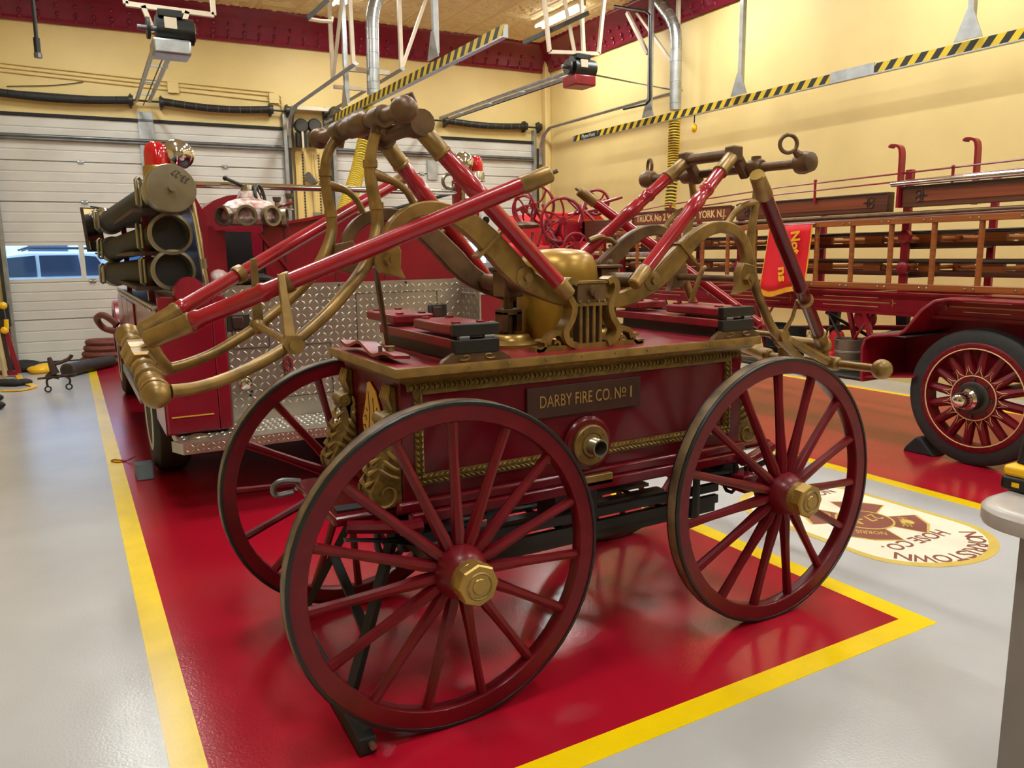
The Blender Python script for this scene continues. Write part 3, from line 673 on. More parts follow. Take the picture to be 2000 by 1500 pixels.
MB().cyl((1.80, 2.5, 1.445), (1.80, 3.1, 1.445), .022, n=12).obj('rock_shaft', 'old_brass', E)
for x in (1.575, 2.06):
    MB().lathe([(.125, 0), (.125, .012), (.115, .02), (.095, .028), (.088, .045), (.078, .052), (.07, .052), (.068, .03)], (x, CY, TZ), (0, 0, 1), 30).obj('pump_cylinder', 'gold_brass', E)
    pr_ = MB().cyl((x, CY, TZ+.03), (x, CY, 1.48), .020, n=12); pr_.obj('piston_rod', 'old_brass', E)
    g = MB().box((x-.045, CY-.035, TZ+.06), (x-.02, CY+.035, 1.36)); g.box((x+.02, CY-.035, TZ+.06), (x+.045, CY+.035, 1.36)); g.box((x-.045, CY-.035, 1.345), (x+.045, CY+.035, 1.37)); g.obj('guide_yoke', 'old_brass', E, bev=.003)
    MB().cyl((x, 2.58, 1.475), (x, 2*CY-2.58, 1.475), .034, n=16).obj('cross_shaft', 'old_brass', E)
    c = MB().box((x-.045, CY-.05, 1.42), (x+.045, CY+.05, 1.525)); c.box((x-.06, CY-.06, 1.525), (x+.06, CY+.06, 1.54)); c.obj('shaft_clamp', 'old_brass', E, bev=.004)
    for dx in (-.035, .035): MB().lathe([(.014, 0), (.014, .014), (.008, .022)], (x+dx, CY, 1.54), (0, 0, 1), 8).obj('clamp_nut', 'old_brass', E)
# ---- walking beams (near and far), traced in their own vertical plane
YN = 2.575
def beam(far):
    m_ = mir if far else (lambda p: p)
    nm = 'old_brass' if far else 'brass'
    L = [(1160, 592), (1112, 584), (1062, 566), (1020, 541), (990, 511), (958, 476), (925, 445), (893, 424), (860, 411), (828, 408), (797, 417), (772, 437), (757, 466), (754, 500)]
    Rr = [(1125, 590), (1190, 588), (1235, 576), (1272, 553), (1303, 522), (1330, 492), (1352, 468), (1380, 449), (1410, 443), (1436, 453), (1453, 478), (1459, 510), (1456, 540)]
    for pts, w in ((L, [.030, .034, .038, .044, .050, .047, .042, .036, .030, .026, .024, .023, .024, .03]), (Rr, [.025, .03, .034, .04, .046, .040, .034, .029, .026, .024, .024, .025, .03])):
        P = [PY(a, b, YN) for a, b in pts]; Q = cat_path(P, 3); W_ = []
        for i in range(len(w)-1): W_ += [lerp(w[i], w[i+1], k/3) for k in range(3)]
        W_.append(w[-1])
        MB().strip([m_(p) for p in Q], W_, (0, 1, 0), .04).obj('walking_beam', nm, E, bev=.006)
    for (a, b), r in (((1022, 541), .03), ((1268, 548), .03)):
        c = m_(PY(a, b, YN)); s = 1 if far else -1
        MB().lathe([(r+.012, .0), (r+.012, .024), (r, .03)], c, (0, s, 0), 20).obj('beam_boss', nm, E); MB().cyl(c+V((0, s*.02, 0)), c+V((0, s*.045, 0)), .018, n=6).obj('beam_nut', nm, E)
    # bearing lugs where the levers hang
    for a, b, s_ in ((757, 507, -1), (1452, 545, 1)):
        c = m_(PY(a, b, YN))
        lug = [(-.05, .06), (.02, .075), (.045, .03), (.04, -.03), (.06, -.07), (.03, -.06), (-.03, -.045), (-.055, -.01)]
        MB().prism([c+V((-s_*x, -.022, z)) for x, z in lug], (0, .044, 0)).obj('beam_lug', nm, E, bev=.004)
        s = 1 if far else -1
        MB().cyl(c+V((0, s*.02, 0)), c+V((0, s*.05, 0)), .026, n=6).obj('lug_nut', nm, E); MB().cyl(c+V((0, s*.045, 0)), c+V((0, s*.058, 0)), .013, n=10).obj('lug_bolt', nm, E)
beam(False); beam(True)
for a, b in ((757, 507), (1452, 545)):
    c = PY(a, b, YN); MB().cyl(c, mir(c), .017, n=12).obj('pivot_shaft', 'old_brass', E)
# straps and latch hooks on the beams
def at_beam(a, b, far=False): p = PY(a, b, YN); return mir(p) if far else p
for a, b, dx, dz in ((952, 478, .05, .035), (1338, 495, -.05, .035)):
    c = at_beam(a, b); MB().bar(c+V((-dx, 0, -dz*1.3)), c+V((dx, 0, dz*1.3)), .055, .012, (0, 0, 1)).obj('beam_clasp', 'brass', E)
for pts in ([(853, 470), (860, 455), (874, 445), (890, 443), (899, 450), (895, 464)], [(1208, 490), (1198, 472), (1180, 463), (1165, 464), (1150, 470)]):
    MB().tube(cat_path([PY(a, b, 3.03) for a, b in pts], 4), .013, 8).obj('latch_hook', 'brass', E)
# ---- left-hand folding lever
def lever_bar(name, pts, ys, r, m='brass', n=5, far=False):
    P = [PY(a, b, y) for (a, b), y in zip(pts, ys)]
    Q = cat_path(P, n); R_ = []
    rr = r if isinstance(r, list) else [r]*len(pts)
    for i in range(len(pts)-1): R_ += [lerp(rr[i], rr[i+1], k/n) for k in range(n)]
    R_.append(rr[-1])
    return MB().tube(Q, R_, 12).obj(name, m, E)
near = [(742, 236), (729, 278), (723, 320), (726, 362), (734, 402), (737, 440), (731, 478), (713, 520), (684, 560), (650, 600), (608, 640), (560, 678), (502, 712), (440, 740), (385, 757), (335, 764)]
lever_bar('lever_arm', near, [2.62]*6+[2.60, 2.58, 2.55, 2.53, 2.50, 2.48, 2.46, 2.43, 2.41, 2.40], [.019, .019, .021, .022, .022, .022, .026, .023, .021, .020, .019, .019, .019, .019, .019, .02])
farp = [(662, 262), (641, 298), (635, 338), (639, 378), (646, 418), (648, 452), (637, 492), (612, 535), (578, 573), (540, 607), (503, 637), (458, 666), (412, 692), (362, 712), (322, 722)]
lever_bar('lever_arm', farp, [3.07]*6+[3.05, 3.04, 3.03, 3.02, 3.0, 2.99, 2.98, 2.96, 2.95], [.019, .019, .021, .022, .022, .022, .026, .023, .021, .020, .019, .019, .019, .02, .021])
lever_bar('lever_brace', [(728, 340), (752, 348), (775, 358), (795, 375), (808, 398)], [2.62]*5, [.022, .016, .013, .013, .013])
lever_bar('lever_brace', [(639, 362), (660, 366), (683, 377), (702, 400), (714, 432)], [3.07]*5, [.022, .016, .013, .013, .013])
for a, b, y in ((723, 320, 2.62), (735, 402, 2.62), (635, 338, 3.07), (646, 418, 3.07)):
    c = PY(a, b, y); MB().cyl(c-V((0, 0, .012)), c+V((0, 0, .012)), .0255, n=12).obj('lever_band', 'brass', E)
S1 = [V((.98, 2.40, 2.052)), V((.98, 3.34, 2.083))]
MB().cyl(S1[0], S1[1], .024, n=12).obj('upper_shaft', 'old_brass', E)
for e in S1: MB().sph(e, .045, 14, 10, (1, 1.1, .95)).obj('shaft_knob', 'old_brass', E)
for t in (.23, .715):
    c = lerp(S1[0], S1[1], t); MB().lathe([(.030, -.045), (.038, -.04), (.040, 0), (.038, .04), (.030, .045)], c, (0, 1, .03), 14).obj('shaft_collar', 'old_brass', E); MB().cyl(c+V((0, 0, -.01)), c+V((-.012, 0, -.055)), .026, n=10).obj('arm_socket', 'old_brass', E)
MB().lathe([(.027, -.14), (.040, -.12), (.046, -.03), (.036, 0), (.042, .05), (.03, .13)], lerp(S1[0], S1[1], .5), (0, 1, .03), 12).obj('shaft_sleeve', 'old_brass', E)
# head joining the two short red poles
HL = [V((1.115, 2.60, 2.045)), V((1.115, 2.96, 2.045))]
MB().cyl(HL[0]-V((0, .0, 0)), HL[1], .028, n=12).obj('pole_head', 'old_brass', E)
for e in HL:
    MB().bar(e, V((.99, e.y, 2.075)), .05, .045).obj('head_link', 'old_brass', E, bev=.008); MB().lathe([(.046, -.035), (.052, 0), (.046, .035)], e, (0, 1, 0), 14).obj('head_knuckle', 'old_brass', E)
MB().bar(V((1.06, 2.70, 2.12)), V((1.13, 2.66, 2.145)), .045, .035).obj('head_block', 'old_brass', E, bev=.005)
for k in range(3): MB().cyl(V((1.09, 2.78+k*.05, 2.095)), V((1.09, 2.815+k*.05, 2.1)), .03, n=6).obj('hex_nut', 'old_brass', E)
def pole(p, q, r, s0, s1, name='lever_pole', band=(), capm='brass', m='handle_red'):
    """painted pole from p to q with brass sockets of length s0 and s1, and slightly thicker bands"""
    p, q = V(p), V(q); d = q-p; L = d.length; t = d/L
    pr = [(r, s0*.9)]
    for a, b in band: pr += [(r, L*a-.008), (r*1.16, L*a), (r*1.16, L*b), (r, L*b+.008)]
    pr += [(r, L-s1*.9)]
    po = MB().lathe(pr, p, t, 16).obj(name, m, E)
    if s0: MB().lathe([(r*.85, 0), (r*1.1, .01), (r*1.14, s0*.9), (r*1.25, s0*.93), (r*1.25, s0), (r, s0+.004)], p, t, 16).obj('socket', capm, po)
    if s1: MB().lathe([(r*.8, 0), (r*1.0, .006), (r*1.13, s1*.95), (r*1.02, s1)], q, -t, 16).obj('socket', capm, po)
    return po
PB = PY(1113, 578, 2.50); PBR = PY(1237, 557, 2.50)
for far in (False, True):
    f_ = mir if far else (lambda p: V(p))
    pole(HL[1 if far else 0]+V((.01, 0, -.02)), f_(PB), .030, .11, .07, band=((.24, .42),))
# ---- left lower head with the two long pump handles
LS = [V((.190, 2.40, 1.212)), V((.190, 3.42, 1.292))]
MB().cyl(LS[0], LS[1], .024, n=12).obj('lower_shaft', 'brass', E)
MB().sph(LS[0], .040, 14, 10, (1.05, 1.1, 1)).obj('shaft_knob', 'brass', E); MB().sph(LS[1], .05, 14, 10).obj('shaft_knob', 'brass', E)
MB().lathe([(.036, -.02), (.044, 0), (.04, .012)], LS[0]+V((0, .035, .003)), (0, -1, -.08), 16).obj('knob_cup', 'brass', E)
for t, r, h in ((.14, .036, .03), (.2, .042, .018), (.27, .034, .03), (.34, .04, .02), (.48, .05, .05), (.62, .052, .06), (.80, .04, .03)):
    c = lerp(LS[0], LS[1], t); MB().lathe([(r*.8, -h), (r, -h*.8), (r, h*.8), (r*.8, h)], c, (0, 1, .08), 12 if r < .045 else 6).obj('shaft_collar', 'brass', E)
MB().tube([PY(330, 724, 2.95), PY(305, 700, 2.93), PY(285, 672, 2.93)], [.022, .03, .034], 12).obj('arm_elbow', 'brass', E)
A0, A1 = V((.205, 2.79, 1.33)), PY(1078, 338, 2.25)
B0, B1 = V((.205, 2.97, 1.345)), PY(793, 345, 3.40)
pa = pole(A0, A1, .0285, .16, .11, 'pump_handle', ((.115, .13), (.28, .29))); pb = pole(B0, B1, .0265, .15, .10, 'pump_handle', ((.115, .13),))
for e, d in ((A1, A1-A0), (B1, B1-B0)): MB().cyl(e, e+d.normalized()*.02, .007, n=8).obj('end_pin', 'old_brass', E)
# yokes that hold the handles against the arms
for ha, hb, ax, bx, ya, yb in ((A0, A1, (568, 668), (548, 535), 2.48, 2.56), (B0, B1, (505, 640), (495, 505), 3.0, 2.95)):
    p = PY(*ax, ya); q = PY(*bx, yb)
    MB().strip([p, lerp(p, q, .6), q], [.02, .014, .011], (0, 1, 0), .016).obj('handle_yoke', 'brass', E, bev=.003)
    t = (p.z+.14-ha.z)/(hb.z-ha.z)
    d = (hb-ha).normalized(); k = (q-ha).dot(d); c = ha+d*k
    MB().lathe([(.034, -.016), (.036, 0), (.034, .016)], c, d, 16).obj('yoke_ring', 'brass', E)
pn, pf = PY(570, 672, 2.48), PY(503, 637, 3.0)
MB().cyl(pn, pf, .014, n=10).obj('cross_tie', 'brass', E)
MB().cyl(pn+V((0, -.035, 0)), pn+V((0, .03, 0)), .034, n=6).obj('tie_nut', 'brass', E); MB().cyl(pn+V((0, -.045, 0)), pn, .018, n=12).obj('tie_bolt', 'brass', E); MB().sph(pf, .032, 12, 8).obj('tie_boss', 'brass', E)
# thin prop from the pivot to the deck
MB().tube([PY(733, 520, 2.66), PY(742, 580, 2.72), PY(757, 672, 2.79)], [.010, .011, .010], 8).obj('prop_rod', 'old_brass', E)
# ---- right-hand folding lever
rn = [(1480, 345), (1478, 372), (1474, 410), (1468, 450), (1465, 490), (1468, 530), (1478, 570), (1492, 605), (1508, 640), (1528, 665), (1552, 690), (1580, 722)]
lever_bar('lever_arm', rn, [2.60]*6+[2.62, 2.63, 2.64, 2.65, 2.66, 2.67], [.017, .018, .019, .02, .022, .024, .022, .021, .022, .024, .021, .02])
rf = [(1350, 350), (1355, 385), (1352, 410), (1345, 440), (1338, 475), (1332, 510), (1338, 545), (1350, 580), (1368, 612), (1392, 640), (1420, 668)]
lever_bar('lever_arm', rf, [3.03]*11, [.017, .018, .019, .02, .02, .022, .021, .02, .02, .02, .02])
lever_bar('lever_brace', [(1480, 395), (1462, 398), (1443, 408), (1428, 425), (1418, 446)], [2.60]*5, [.02, .016, .014, .014, .017])
lever_bar('lever_brace', [(1352, 408), (1335, 410), (1318, 420), (1302, 440), (1290, 465)], [3.03]*5, [.02, .015, .012, .012, .014])
S2 = [V((2.75, 2.32, 1.955)), V((2.75, 3.34, 1.972))]
MB().cyl(S2[0], S2[1], .021, n=12).obj('upper_shaft', 'old_brass', E)
for e in S2:
    MB().lathe([(.032, -.045), (.045, -.03), (.048, .0), (.04, .035), (.02, .045)], e, (0, -1 if e.y < CY else 1, 0), 12).obj('shaft_knob', 'old_brass', E)
    nr = e.y < CY; rc = PY(1540, 281, e.y+.02) if nr else PY(1269, 325, e.y+.02)
    MB().tube([e+V((0, 0, .03)), lerp(e, rc, .45), lerp(e, rc, .68)], [.014, .018, .011], 8).obj('ring_stem', 'old_brass', E)
    MB().torus(rc, (.45, .85, 0) if nr else (.9, -.35, 0), .036, .0085, 28, 8).obj('guide_ring', 'old_brass', E)
for y in (2.59, 3.03):
    MB().lathe([(.028, -.04), (.036, -.03), (.036, .03), (.028, .04)], (2.75, y, 1.962), (0, 1, 0), 12).obj('shaft_collar', 'old_brass', E); MB().cyl((2.75, y, 1.99), (2.75, y, 2.01), .022, n=8).obj('collar_nut', 'old_brass', E)
HR = [V((2.665, 2.645, 2.022)), V((2.665, 2.955, 2.028))]
MB().cyl(HR[0], HR[1], .026, n=12).obj('pole_head', 'old_brass', E)
for e in HR:
    MB().bar(e+V((0, 0, .01)), V((2.75, e.y, 1.925)), .045, .04, (1, 0, 0)).obj('head_link', 'old_brass', E, bev=.006); MB().bar(e+V((.0, 0, -.035)), e+V((.0, 0, .035)), .06, .06).obj('head_knuckle', 'old_brass', E, bev=.008)
for far in (False, True):
    f_ = mir if far else (lambda p: V(p))
    pole(HR[1 if far else 0]+V((-.01, 0, -.01)), f_(PBR), .028, .12, .10, band=((.27, .29), (.36, .46)))
# lower head, tubes and balls
LR = [V((3.40, 2.35, 1.013)), V((3.40, 3.33, 1.0))]
MB().cyl(LR[0], LR[1], .021, n=12).obj('lower_shaft', 'brass', E)
for e in LR: MB().sph(e, .05, 14, 10).obj('shaft_knob', 'brass', E)
for y in (2.64, 3.09): MB().lathe([(.026, -.05), (.036, -.04), (.038, .03), (.03, .05)], (3.40, y, 1.01), (0, 1, 0), 12).obj('shaft_collar', 'brass', E)
H2 = [V((3.38, 2.68, 1.10)), V((3.38, 2.95, 1.10))]
MB().cyl(H2[0], H2[1], .032, n=14).obj('handle_head', 'brass', E)
for e in H2:
    MB().cyl(e, V((3.40, e.y-.0, 1.0)), .026, n=10).obj('head_link', 'brass', E); MB().sph(e, .045, 12, 8).obj('head_knuckle', 'brass', E)
xn = PY(1522, 655, 2.65)
MB().cyl(xn+V((0, -.04, 0)), xn+V((0, .03, 0)), .032, n=6).obj('tie_nut', 'brass', E); xf = mir(xn); xf.y = 3.03; MB().cyl(xn, xf, .014, n=10).obj('cross_tie', 'brass', E)
MB().cyl(PY(1540, 664, 2.66), LR[0]+V((-.01, .29, .0)), .022, n=10).obj('arm_end', 'brass', E); MB().cyl(PY(1420, 668, 3.03), V((3.39, 3.09, 1.0)), .021, n=10).obj('arm_end', 'brass', E)
RA1 = PY(1478, 342, 2.25); RB1 = PY(1130, 372, 3.42)
ra = pole(H2[0], RA1, .030, .12, .13, 'pump_handle', ((.40, .41),), m='engine_red'); rb = pole(H2[1], RB1, .0265, .12, .11, 'pump_handle', ((.10, .11), (.12, .13)))
MB().cyl(RA1, RA1+(RA1-H2[0]).normalized()*.004, .027, n=16).obj('end_disc', 'gold_brass', ra); MB().cyl(RB1, RB1+(RB1-H2[1]).normalized()*.02, .007, n=8).obj('end_pin', 'old_brass', rb)
d = (RA1-H2[0]).normalized(); c = H2[0]+d*.43
MB().lathe([(.036, -.012), (.038, 0), (.036, .012)], c, d, 16).obj('yoke_ring', 'brass', E); MB().tube([c+V((-.02, .03, 0)), lerp(c, xn, .5)+V((0, .0, 0)), xn+V((0, -.03, .02))], [.012, .013, .016], 8, flat=.6).obj('handle_yoke', 'brass', E)
# rod hook across the right pivot
MB().tube(cat_path([PY(1378, 522, 2.80), PY(1370, 530, 2.80), PY(1360, 560, 2.80), PY(1345, 600, 2.82), PY(1340, 622, 2.82)], 4), .011, 8).obj('prop_rod', 'brass', E)
# ================================================================ the pumper truck behind (rear towards us)
P_ = thing('pumper_truck', 'dark red pumper truck with tread plate rear and chrome rails behind the hand engine', 'fire truck', (1.67, 7.5, 0))
def wheel_disc(parent, x, y, R, w_, out, name='wheel', white=True):
    """rubber tyre on a pressed steel disc, face towards out (x)"""
    t = MB().lathe([(R*.62, -w_/2), (R*.9, -w_/2), (R*.985, -w_*.38), (R, -w_*.25), (R, w_*.25), (R*.985, w_*.38), (R*.9, w_/2), (R*.62, w_/2)], (x, y, R), (1, 0, 0), 36).obj(name, 'rubber', parent)
    xo = x+out*w_/2
    MB().lathe([(R*.66, -.04), (R*.66, .004), (R*.6, .008), (R*.5, -.03), (R*.22, -.05), (R*.2, -.01), (.001, 0)], (xo, y, R), (out, 0, 0), 28).obj('wheel_disc', 'door_white' if white else 'truck_red', t)
    for k in range(8):
        a = k*PI/4; MB().cyl((xo-out*.045, y+math.cos(a)*R*.32, R+math.sin(a)*R*.32), (xo-out*.015, y+math.cos(a)*R*.32, R+math.sin(a)*R*.32), .012, n=6).obj('wheel_nut', 'chrome', t)
wheel_disc(P_, .56, 6.34, .47, .24, -1); wheel_disc(P_, 2.76, 6.34, .47, .24, 1); wheel_disc(P_, .56, 10.2, .45, .22, -1); wheel_disc(P_, 2.76, 10.2, .45, .22, 1)
MB().box((.80, 5.6, .38), (2.5, 11.2, .56)).obj('chassis', 'black', P_); MB().cyl((.6, 6.34, .47), (2.7, 6.34, .47), .08, n=12).obj('axle', 'black', P_)
# side pods with wheel cut-outs
for sx in (0, 1):
    x0, x1 = (.45, .80) if sx == 0 else (2.66, 2.99)
    arch = [(6.34+.56*math.cos(a), .47+.56*math.sin(a)) for a in [PI*k/12 for k in range(12, -1, -1)]]
    pr = [(5.20, .49), (5.20, 1.28)]+[(9.1, 1.28), (9.1, .5)]+[(6.9, .5)]+list(reversed(arch))+[(5.78, .5)]
    pod = MB().prism([V((x0, y, z)) for y, z in pr], (x1-x0, 0, 0)).obj('side_body', 'truck_red', P_)
    MB().box((x0-.012, 5.22, 1.28), (x1, 9.1, 1.305)).obj('side_top', 'galv', pod, bev=.008)
    xo = x0-.006 if sx == 0 else x1+.006
    for k in range(26): MB().sph((xo-(.006 if sx == 0 else -.006), 5.4+k*.14, 1.268), .009, 6, 4).obj('rivet', 'chrome', pod)
    for y0, y1 in ((6.95, 7.6), (7.64, 8.3), (8.34, 9.05)): MB().box((xo-.008, y0, .56), (xo+.008, y1, 1.23)).obj('side_door', 'truck_red', pod, bev=.006)
    MB().box((xo-.02, 6.9, .42), (xo+.1, 9.1, .49)).obj('running_board', 'galv', pod)
    # front fender and cab shoulder
    fa = [(10.2+.62*math.cos(a), .45+.66*math.sin(a)) for a in [PI*k/10 for k in range(11)]]; fb = [(10.2+.53*math.cos(a), .45+.56*math.sin(a)) for a in [PI*k/10 for k in range(10, -1, -1)]]
    MB().prism([V((x0-.02, y, z)) for y, z in fa+fb], (x1-x0, 0, 0)).obj('front_fender', 'truck_red', P_, bev=.01)
MB().box((.86, 8.6, .5), (2.46, 9.5, 1.5)).obj('cab_body', 'truck_red', P_, bev=.03); MB().box((.98, 9.5, .5), (2.34, 11.5, 1.38)).obj('bonnet', 'truck_red', P_, bev=.08)
MB().box((.95, 8.5, 1.3), (2.37, 8.7, 1.75)).obj('seat_back', 'black', P_, bev=.04)
# rear: red flank, tread plate wall, step
MB().box((.46, 5.17, .50), (.77, 5.21, 1.36)).obj('rear_flank', 'truck_red', P_, bev=.008)
MB().box((.485, 5.162, .605), (.735, 5.169, .612)).obj('gold_stripe', 'gold_flat', P_)
MB().box((.77, 5.165, .5), (.845, 5.23, 1.36)).obj('flank_post', 'truck_red', P_, bev=.006); MB().box((.846, 5.17, .5), (.853, 5.46, 1.36)).obj('flank_edge', 'nickel', P_)
wall_ = MB().box((.79, 5.45, .48), (2.67, 5.49, 1.405)).obj('rear_wall', 'tread', P_)
MB().box((2.655, 5.16, .5), (2.668, 5.46, 1.4)).obj('side_tread', 'tread', P_)
treads('tread_pattern', (.80, 5.449, .56), (1, 0, 0), (0, 0, 1), 1.86, .84, wall_)
for a, b, z0, z1 in ((1.8, 2.44, .9, 1.32), (1.26, 1.60, .62, .98), (.93, 1.17, .98, 1.14)):
    for q in (((a, z0), (b, z0)), ((b, z0), (b, z1)), ((b, z1), (a, z1)), ((a, z1), (a, z0))):
        MB().bar((q[0][0], 5.448, q[0][1]), (q[1][0], 5.448, q[1][1]), .004, .006, (0, 1, 0)).obj('hatch_seam', 'dark_steel', wall_)
for x, z in ((.84, 1.38), (1.26, 1.385), (1.68, 1.385), (2.19, 1.39), (1.03, .68), (1.02, .655), (2.42, 1.16), (1.60, .72)): MB().cyl((x, 5.446, z), (x, 5.452, z), .009, n=8).obj('wall_bolt', 'black', wall_)
MB().box((.50, 4.93, .415), (2.94, 5.45, .48)).obj('tail_step', 'tread', P_, bev=.012)
MB().prism([(.46, 5.05, .42), (.51, 4.925, .42), (2.92, 4.925, .42), (2.97, 5.05, .42), (2.87, 5.05, .485), (2.82, 4.925, .485), (.51, 4.925, .485), (.46, 5.05, .485)][:4], (0, 0, .066)).obj('step_edge', 'tread', P_)
treads('tread_pattern', (.52, 4.9245, .424), (1, 0, 0), (0, 0, 1), 2.4, .06, P_, .030)
treads('tread_pattern', (.52, 4.95, .4815), (1, 0, 0), (0, 1, 0), 2.4, .5, P_, .040)
treads('tread_pattern', (2.6545, 5.45, .56), (0, -1, 0), (0, 0, 1), .29, .84, P_)
MB().lathe([(.06, 0), (.06, .012), (.05, .02)], (.62, 5.07, .483), (0, 0, 1), 18).obj('step_cap', 'nickel', P_)
for x, z in ((.975, 1.16), (2.44, 1.16)):
    fr = MB().box((x-.075, 5.435, z-.055), (x+.075, 5.452, z+.055)).obj('tail_lamp', 'dark_steel', wall_, bev=.006); 
    MB().box((x-.045, 5.42, z-.04), (x+.03, 5.438, z+.04)).obj('lamp_lens', 'plate_brown', wall_, bev=.008)
MB().lathe([(.05, 0), (.045, .012), (.034, .014), (.03, .03), (.001, .04)], PY(479, 748, 5.45), (0, -1, 0), 22).obj('round_latch', 'chrome', wall_)
c = PY(563, 710, 5.43); MB().tube([c+V((.0, 0, .05)), c+V((.022, 0, .02)), c+V((.022, 0, -.03)), c+V((0, 0, -.05)), c+V((-.022, 0, -.03)), c+V((-.022, 0, .02))], .014, 8, closed=True).obj('tow_eye', 'truck_red', wall_)
# chrome handrails beside the flank
rail = cat_path([V((.60, 5.2, 2.03)), PY(366, 372, 5.2), PY(382, 430, 5.2), PY(396, 510, 5.2), PY(410, 590, 5.2), PY(426, 665, 5.2), PY(438, 728, 5.2)], 5)
MB().tube(rail, .019, 10).obj('hand_rail', 'chrome', P_)
MB().lathe([(.024, -.03), (.024, .03)], PY(397, 515, 5.2), (.1, 0, -1), 12).obj('rail_clamp', 'nickel', P_); MB().sph(PY(438, 735, 5.2), .035, 10, 8, (.8, .8, 1.6)).obj('rail_foot', 'chrome', P_)
MB().tube([V((p.x*-1+3.52, 5.75, p.z)) for p in rail], .019, 10).obj('hand_rail', 'chrome', P_)
fl = MB().prism([V((.62, 5.3, 1.30)), V((.80, 5.3, 1.30)), V((.80, 5.3, 1.85)), V((.74, 5.3, 1.98)), V((.70, 5.3, 1.98)), V((.755, 5.3, 1.85)), V((.755, 5.3, 1.36)), V((.62, 5.3, 1.36))], (0, 3.3, 0)).obj('bed_side', 'truck_red', P_)
# hose bed
bed = MB().box((.80, 5.50, 1.40), (.94, 5.55, 1.77)).obj('bed_wall', 'truck_red', P_)
MB().prism([V((1.19, 5.5, 1.40)), V((2.58, 5.5, 1.40)), V((2.58, 5.5, 1.72)), V((2.44, 5.5, 1.86)), V((2.05, 5.5, 1.90)), V((1.65, 5.5, 1.89)), V((1.19, 5.5, 1.79))], (0, .05, 0)).obj('bed_wall', 'truck_red', P_)
MB().bar((1.19, 5.485, 1.795), (1.84, 5.485, 1.905), .05, .02).obj('bed_rim', 'truck_red', P_)
for x in (1.33, 1.68, 2.05): MB().box((x-.004, 5.493, 1.42), (x+.004, 5.501, 1.86)).obj('wall_seam', 'plate_brown', P_)
MB().box((.86, 5.56, 1.35), (2.64, 8.4, 1.42)).obj('bed_floor', 'black', P_); MB().box((.9, 6.2, 1.42), (1.25, 6.24, 1.78)).obj('bed_divider', 'black', P_)
MB().box((2.58, 5.5, 1.4), (2.62, 8.4, 1.84)).obj('bed_wall', 'truck_red', P_); MB().box((.84, 5.55, 1.4), (.88, 8.4, 1.80)).obj('bed_wall', 'truck_red', P_)
MB().bar((1.16, 5.48, 1.75), (1.36, 5.48, 1.48), .012, .02).obj('bed_brace', 'truck_red', P_)
hp = [V((x, 7.1, z)) for x, z in [(1.35+.47*math.cos(a), 1.60+.52*math.sin(a)) for a in [PI*k/14 for k in range(15)]]]
MB().prism(hp, (0, .6, 0)).obj('reel_cover', 'truck_red', P_)
for yy in (5.46,):
    for k, (x, z) in enumerate(((1.0, 1.43), (1.15, 1.425), (1.07, 1.42))): MB().tube(cat_path([V((x-.12, yy+.05, z)), V((x, yy, z+.03)), V((x+.12, yy+.06, z-.005))], 4), .022, 8).obj('hose_tail', 'hose_black', P_)
MB().sph((.88, 5.50, 1.44), .075, 12, 8).obj('worn_ball', 'white_worn', P_)
# chrome cross rail
MB().cyl(PY(372, 360, 5.62), PY(890, 376, 5.62), .022, n=12).obj('cross_rail', 'chrome', P_)
MB().tube([PY(669, 428, 5.75), PY(760, 410, 6.2), PY(885, 377, 6.0)], .014, 8).obj('grab_rod', 'dark_steel', P_)
# discharge manifold with hand wheel
MC = PY(488, 424, 5.55)
man = MB().lathe([(.19, -.05), (.21, -.02), (.20, .05), (.14, .10), (.08, .12), (.06, .17)], MC, (0, 0, 1), 24).obj('discharge_manifold', 'white_worn', P_)
for a in (-2.55, -1.85, -1.15, -.45):
    d = V((math.cos(a), math.sin(a), 0)); MB().lathe([(.06, 0), (.06, .06), (.068, .07), (.068, .10), (.052, .10), (.05, .03)], MC+d*.15+V((0, 0, .0)), d, 18, caps=False).obj('port', 'nickel', man); MB().cyl(MC+d*.18, MC+d*.19, .05, n=14).obj('port_core', 'black', man)
HC = PY(508, 385, 5.55)
hw = MB().torus(HC, (.8, -.5, .15), .082, .012, 24, 8).obj('hand_wheel', 'dark_steel', P_)
u_, w__ = perp(V((.8, -.5, .15)))
for k in range(5):
    a = k*2*PI/5; MB().cyl(HC, HC+u_*(.08*math.cos(a))+w__*(.08*math.sin(a)), .007, n=6).obj('wheel_spoke', 'dark_steel', hw)
MB().cyl(HC, MC+V((0, 0, .15)), .018, n=8).obj('wheel_stem', 'dark_steel', hw); MB().lathe([(.045, 0), (.05, .05), (.04, .09)], MC+V((0, 0, .12)), (0, 0, 1), 14).obj('valve_bonnet', 'nickel', man)
MB().cyl(MC+V((-.02, 0, .2)), PY(440, 348, 5.55), .012, n=8).obj('valve_lever', 'dark_steel', man); MB().sph(PY(440, 348, 5.55), .018, 8, 6).obj('lever_knob', 'black', man)
for a, b in ((541, 395), (565, 388)): MB().lathe([(.035, -.09), (.02, -.08), (.018, .0), (.03, .01), (.035, .04)], PY(a, b, 6.6), (0, 0, 1), 14).obj('funnel_fitting', 'nickel', P_)
MB().tube(cat_path([PY(540, 410, 6.6), PY(552, 402, 6.5), PY(572, 396, 6.5)], 3), .012, 6).obj('pipe_link', 'ladder_red', P_)
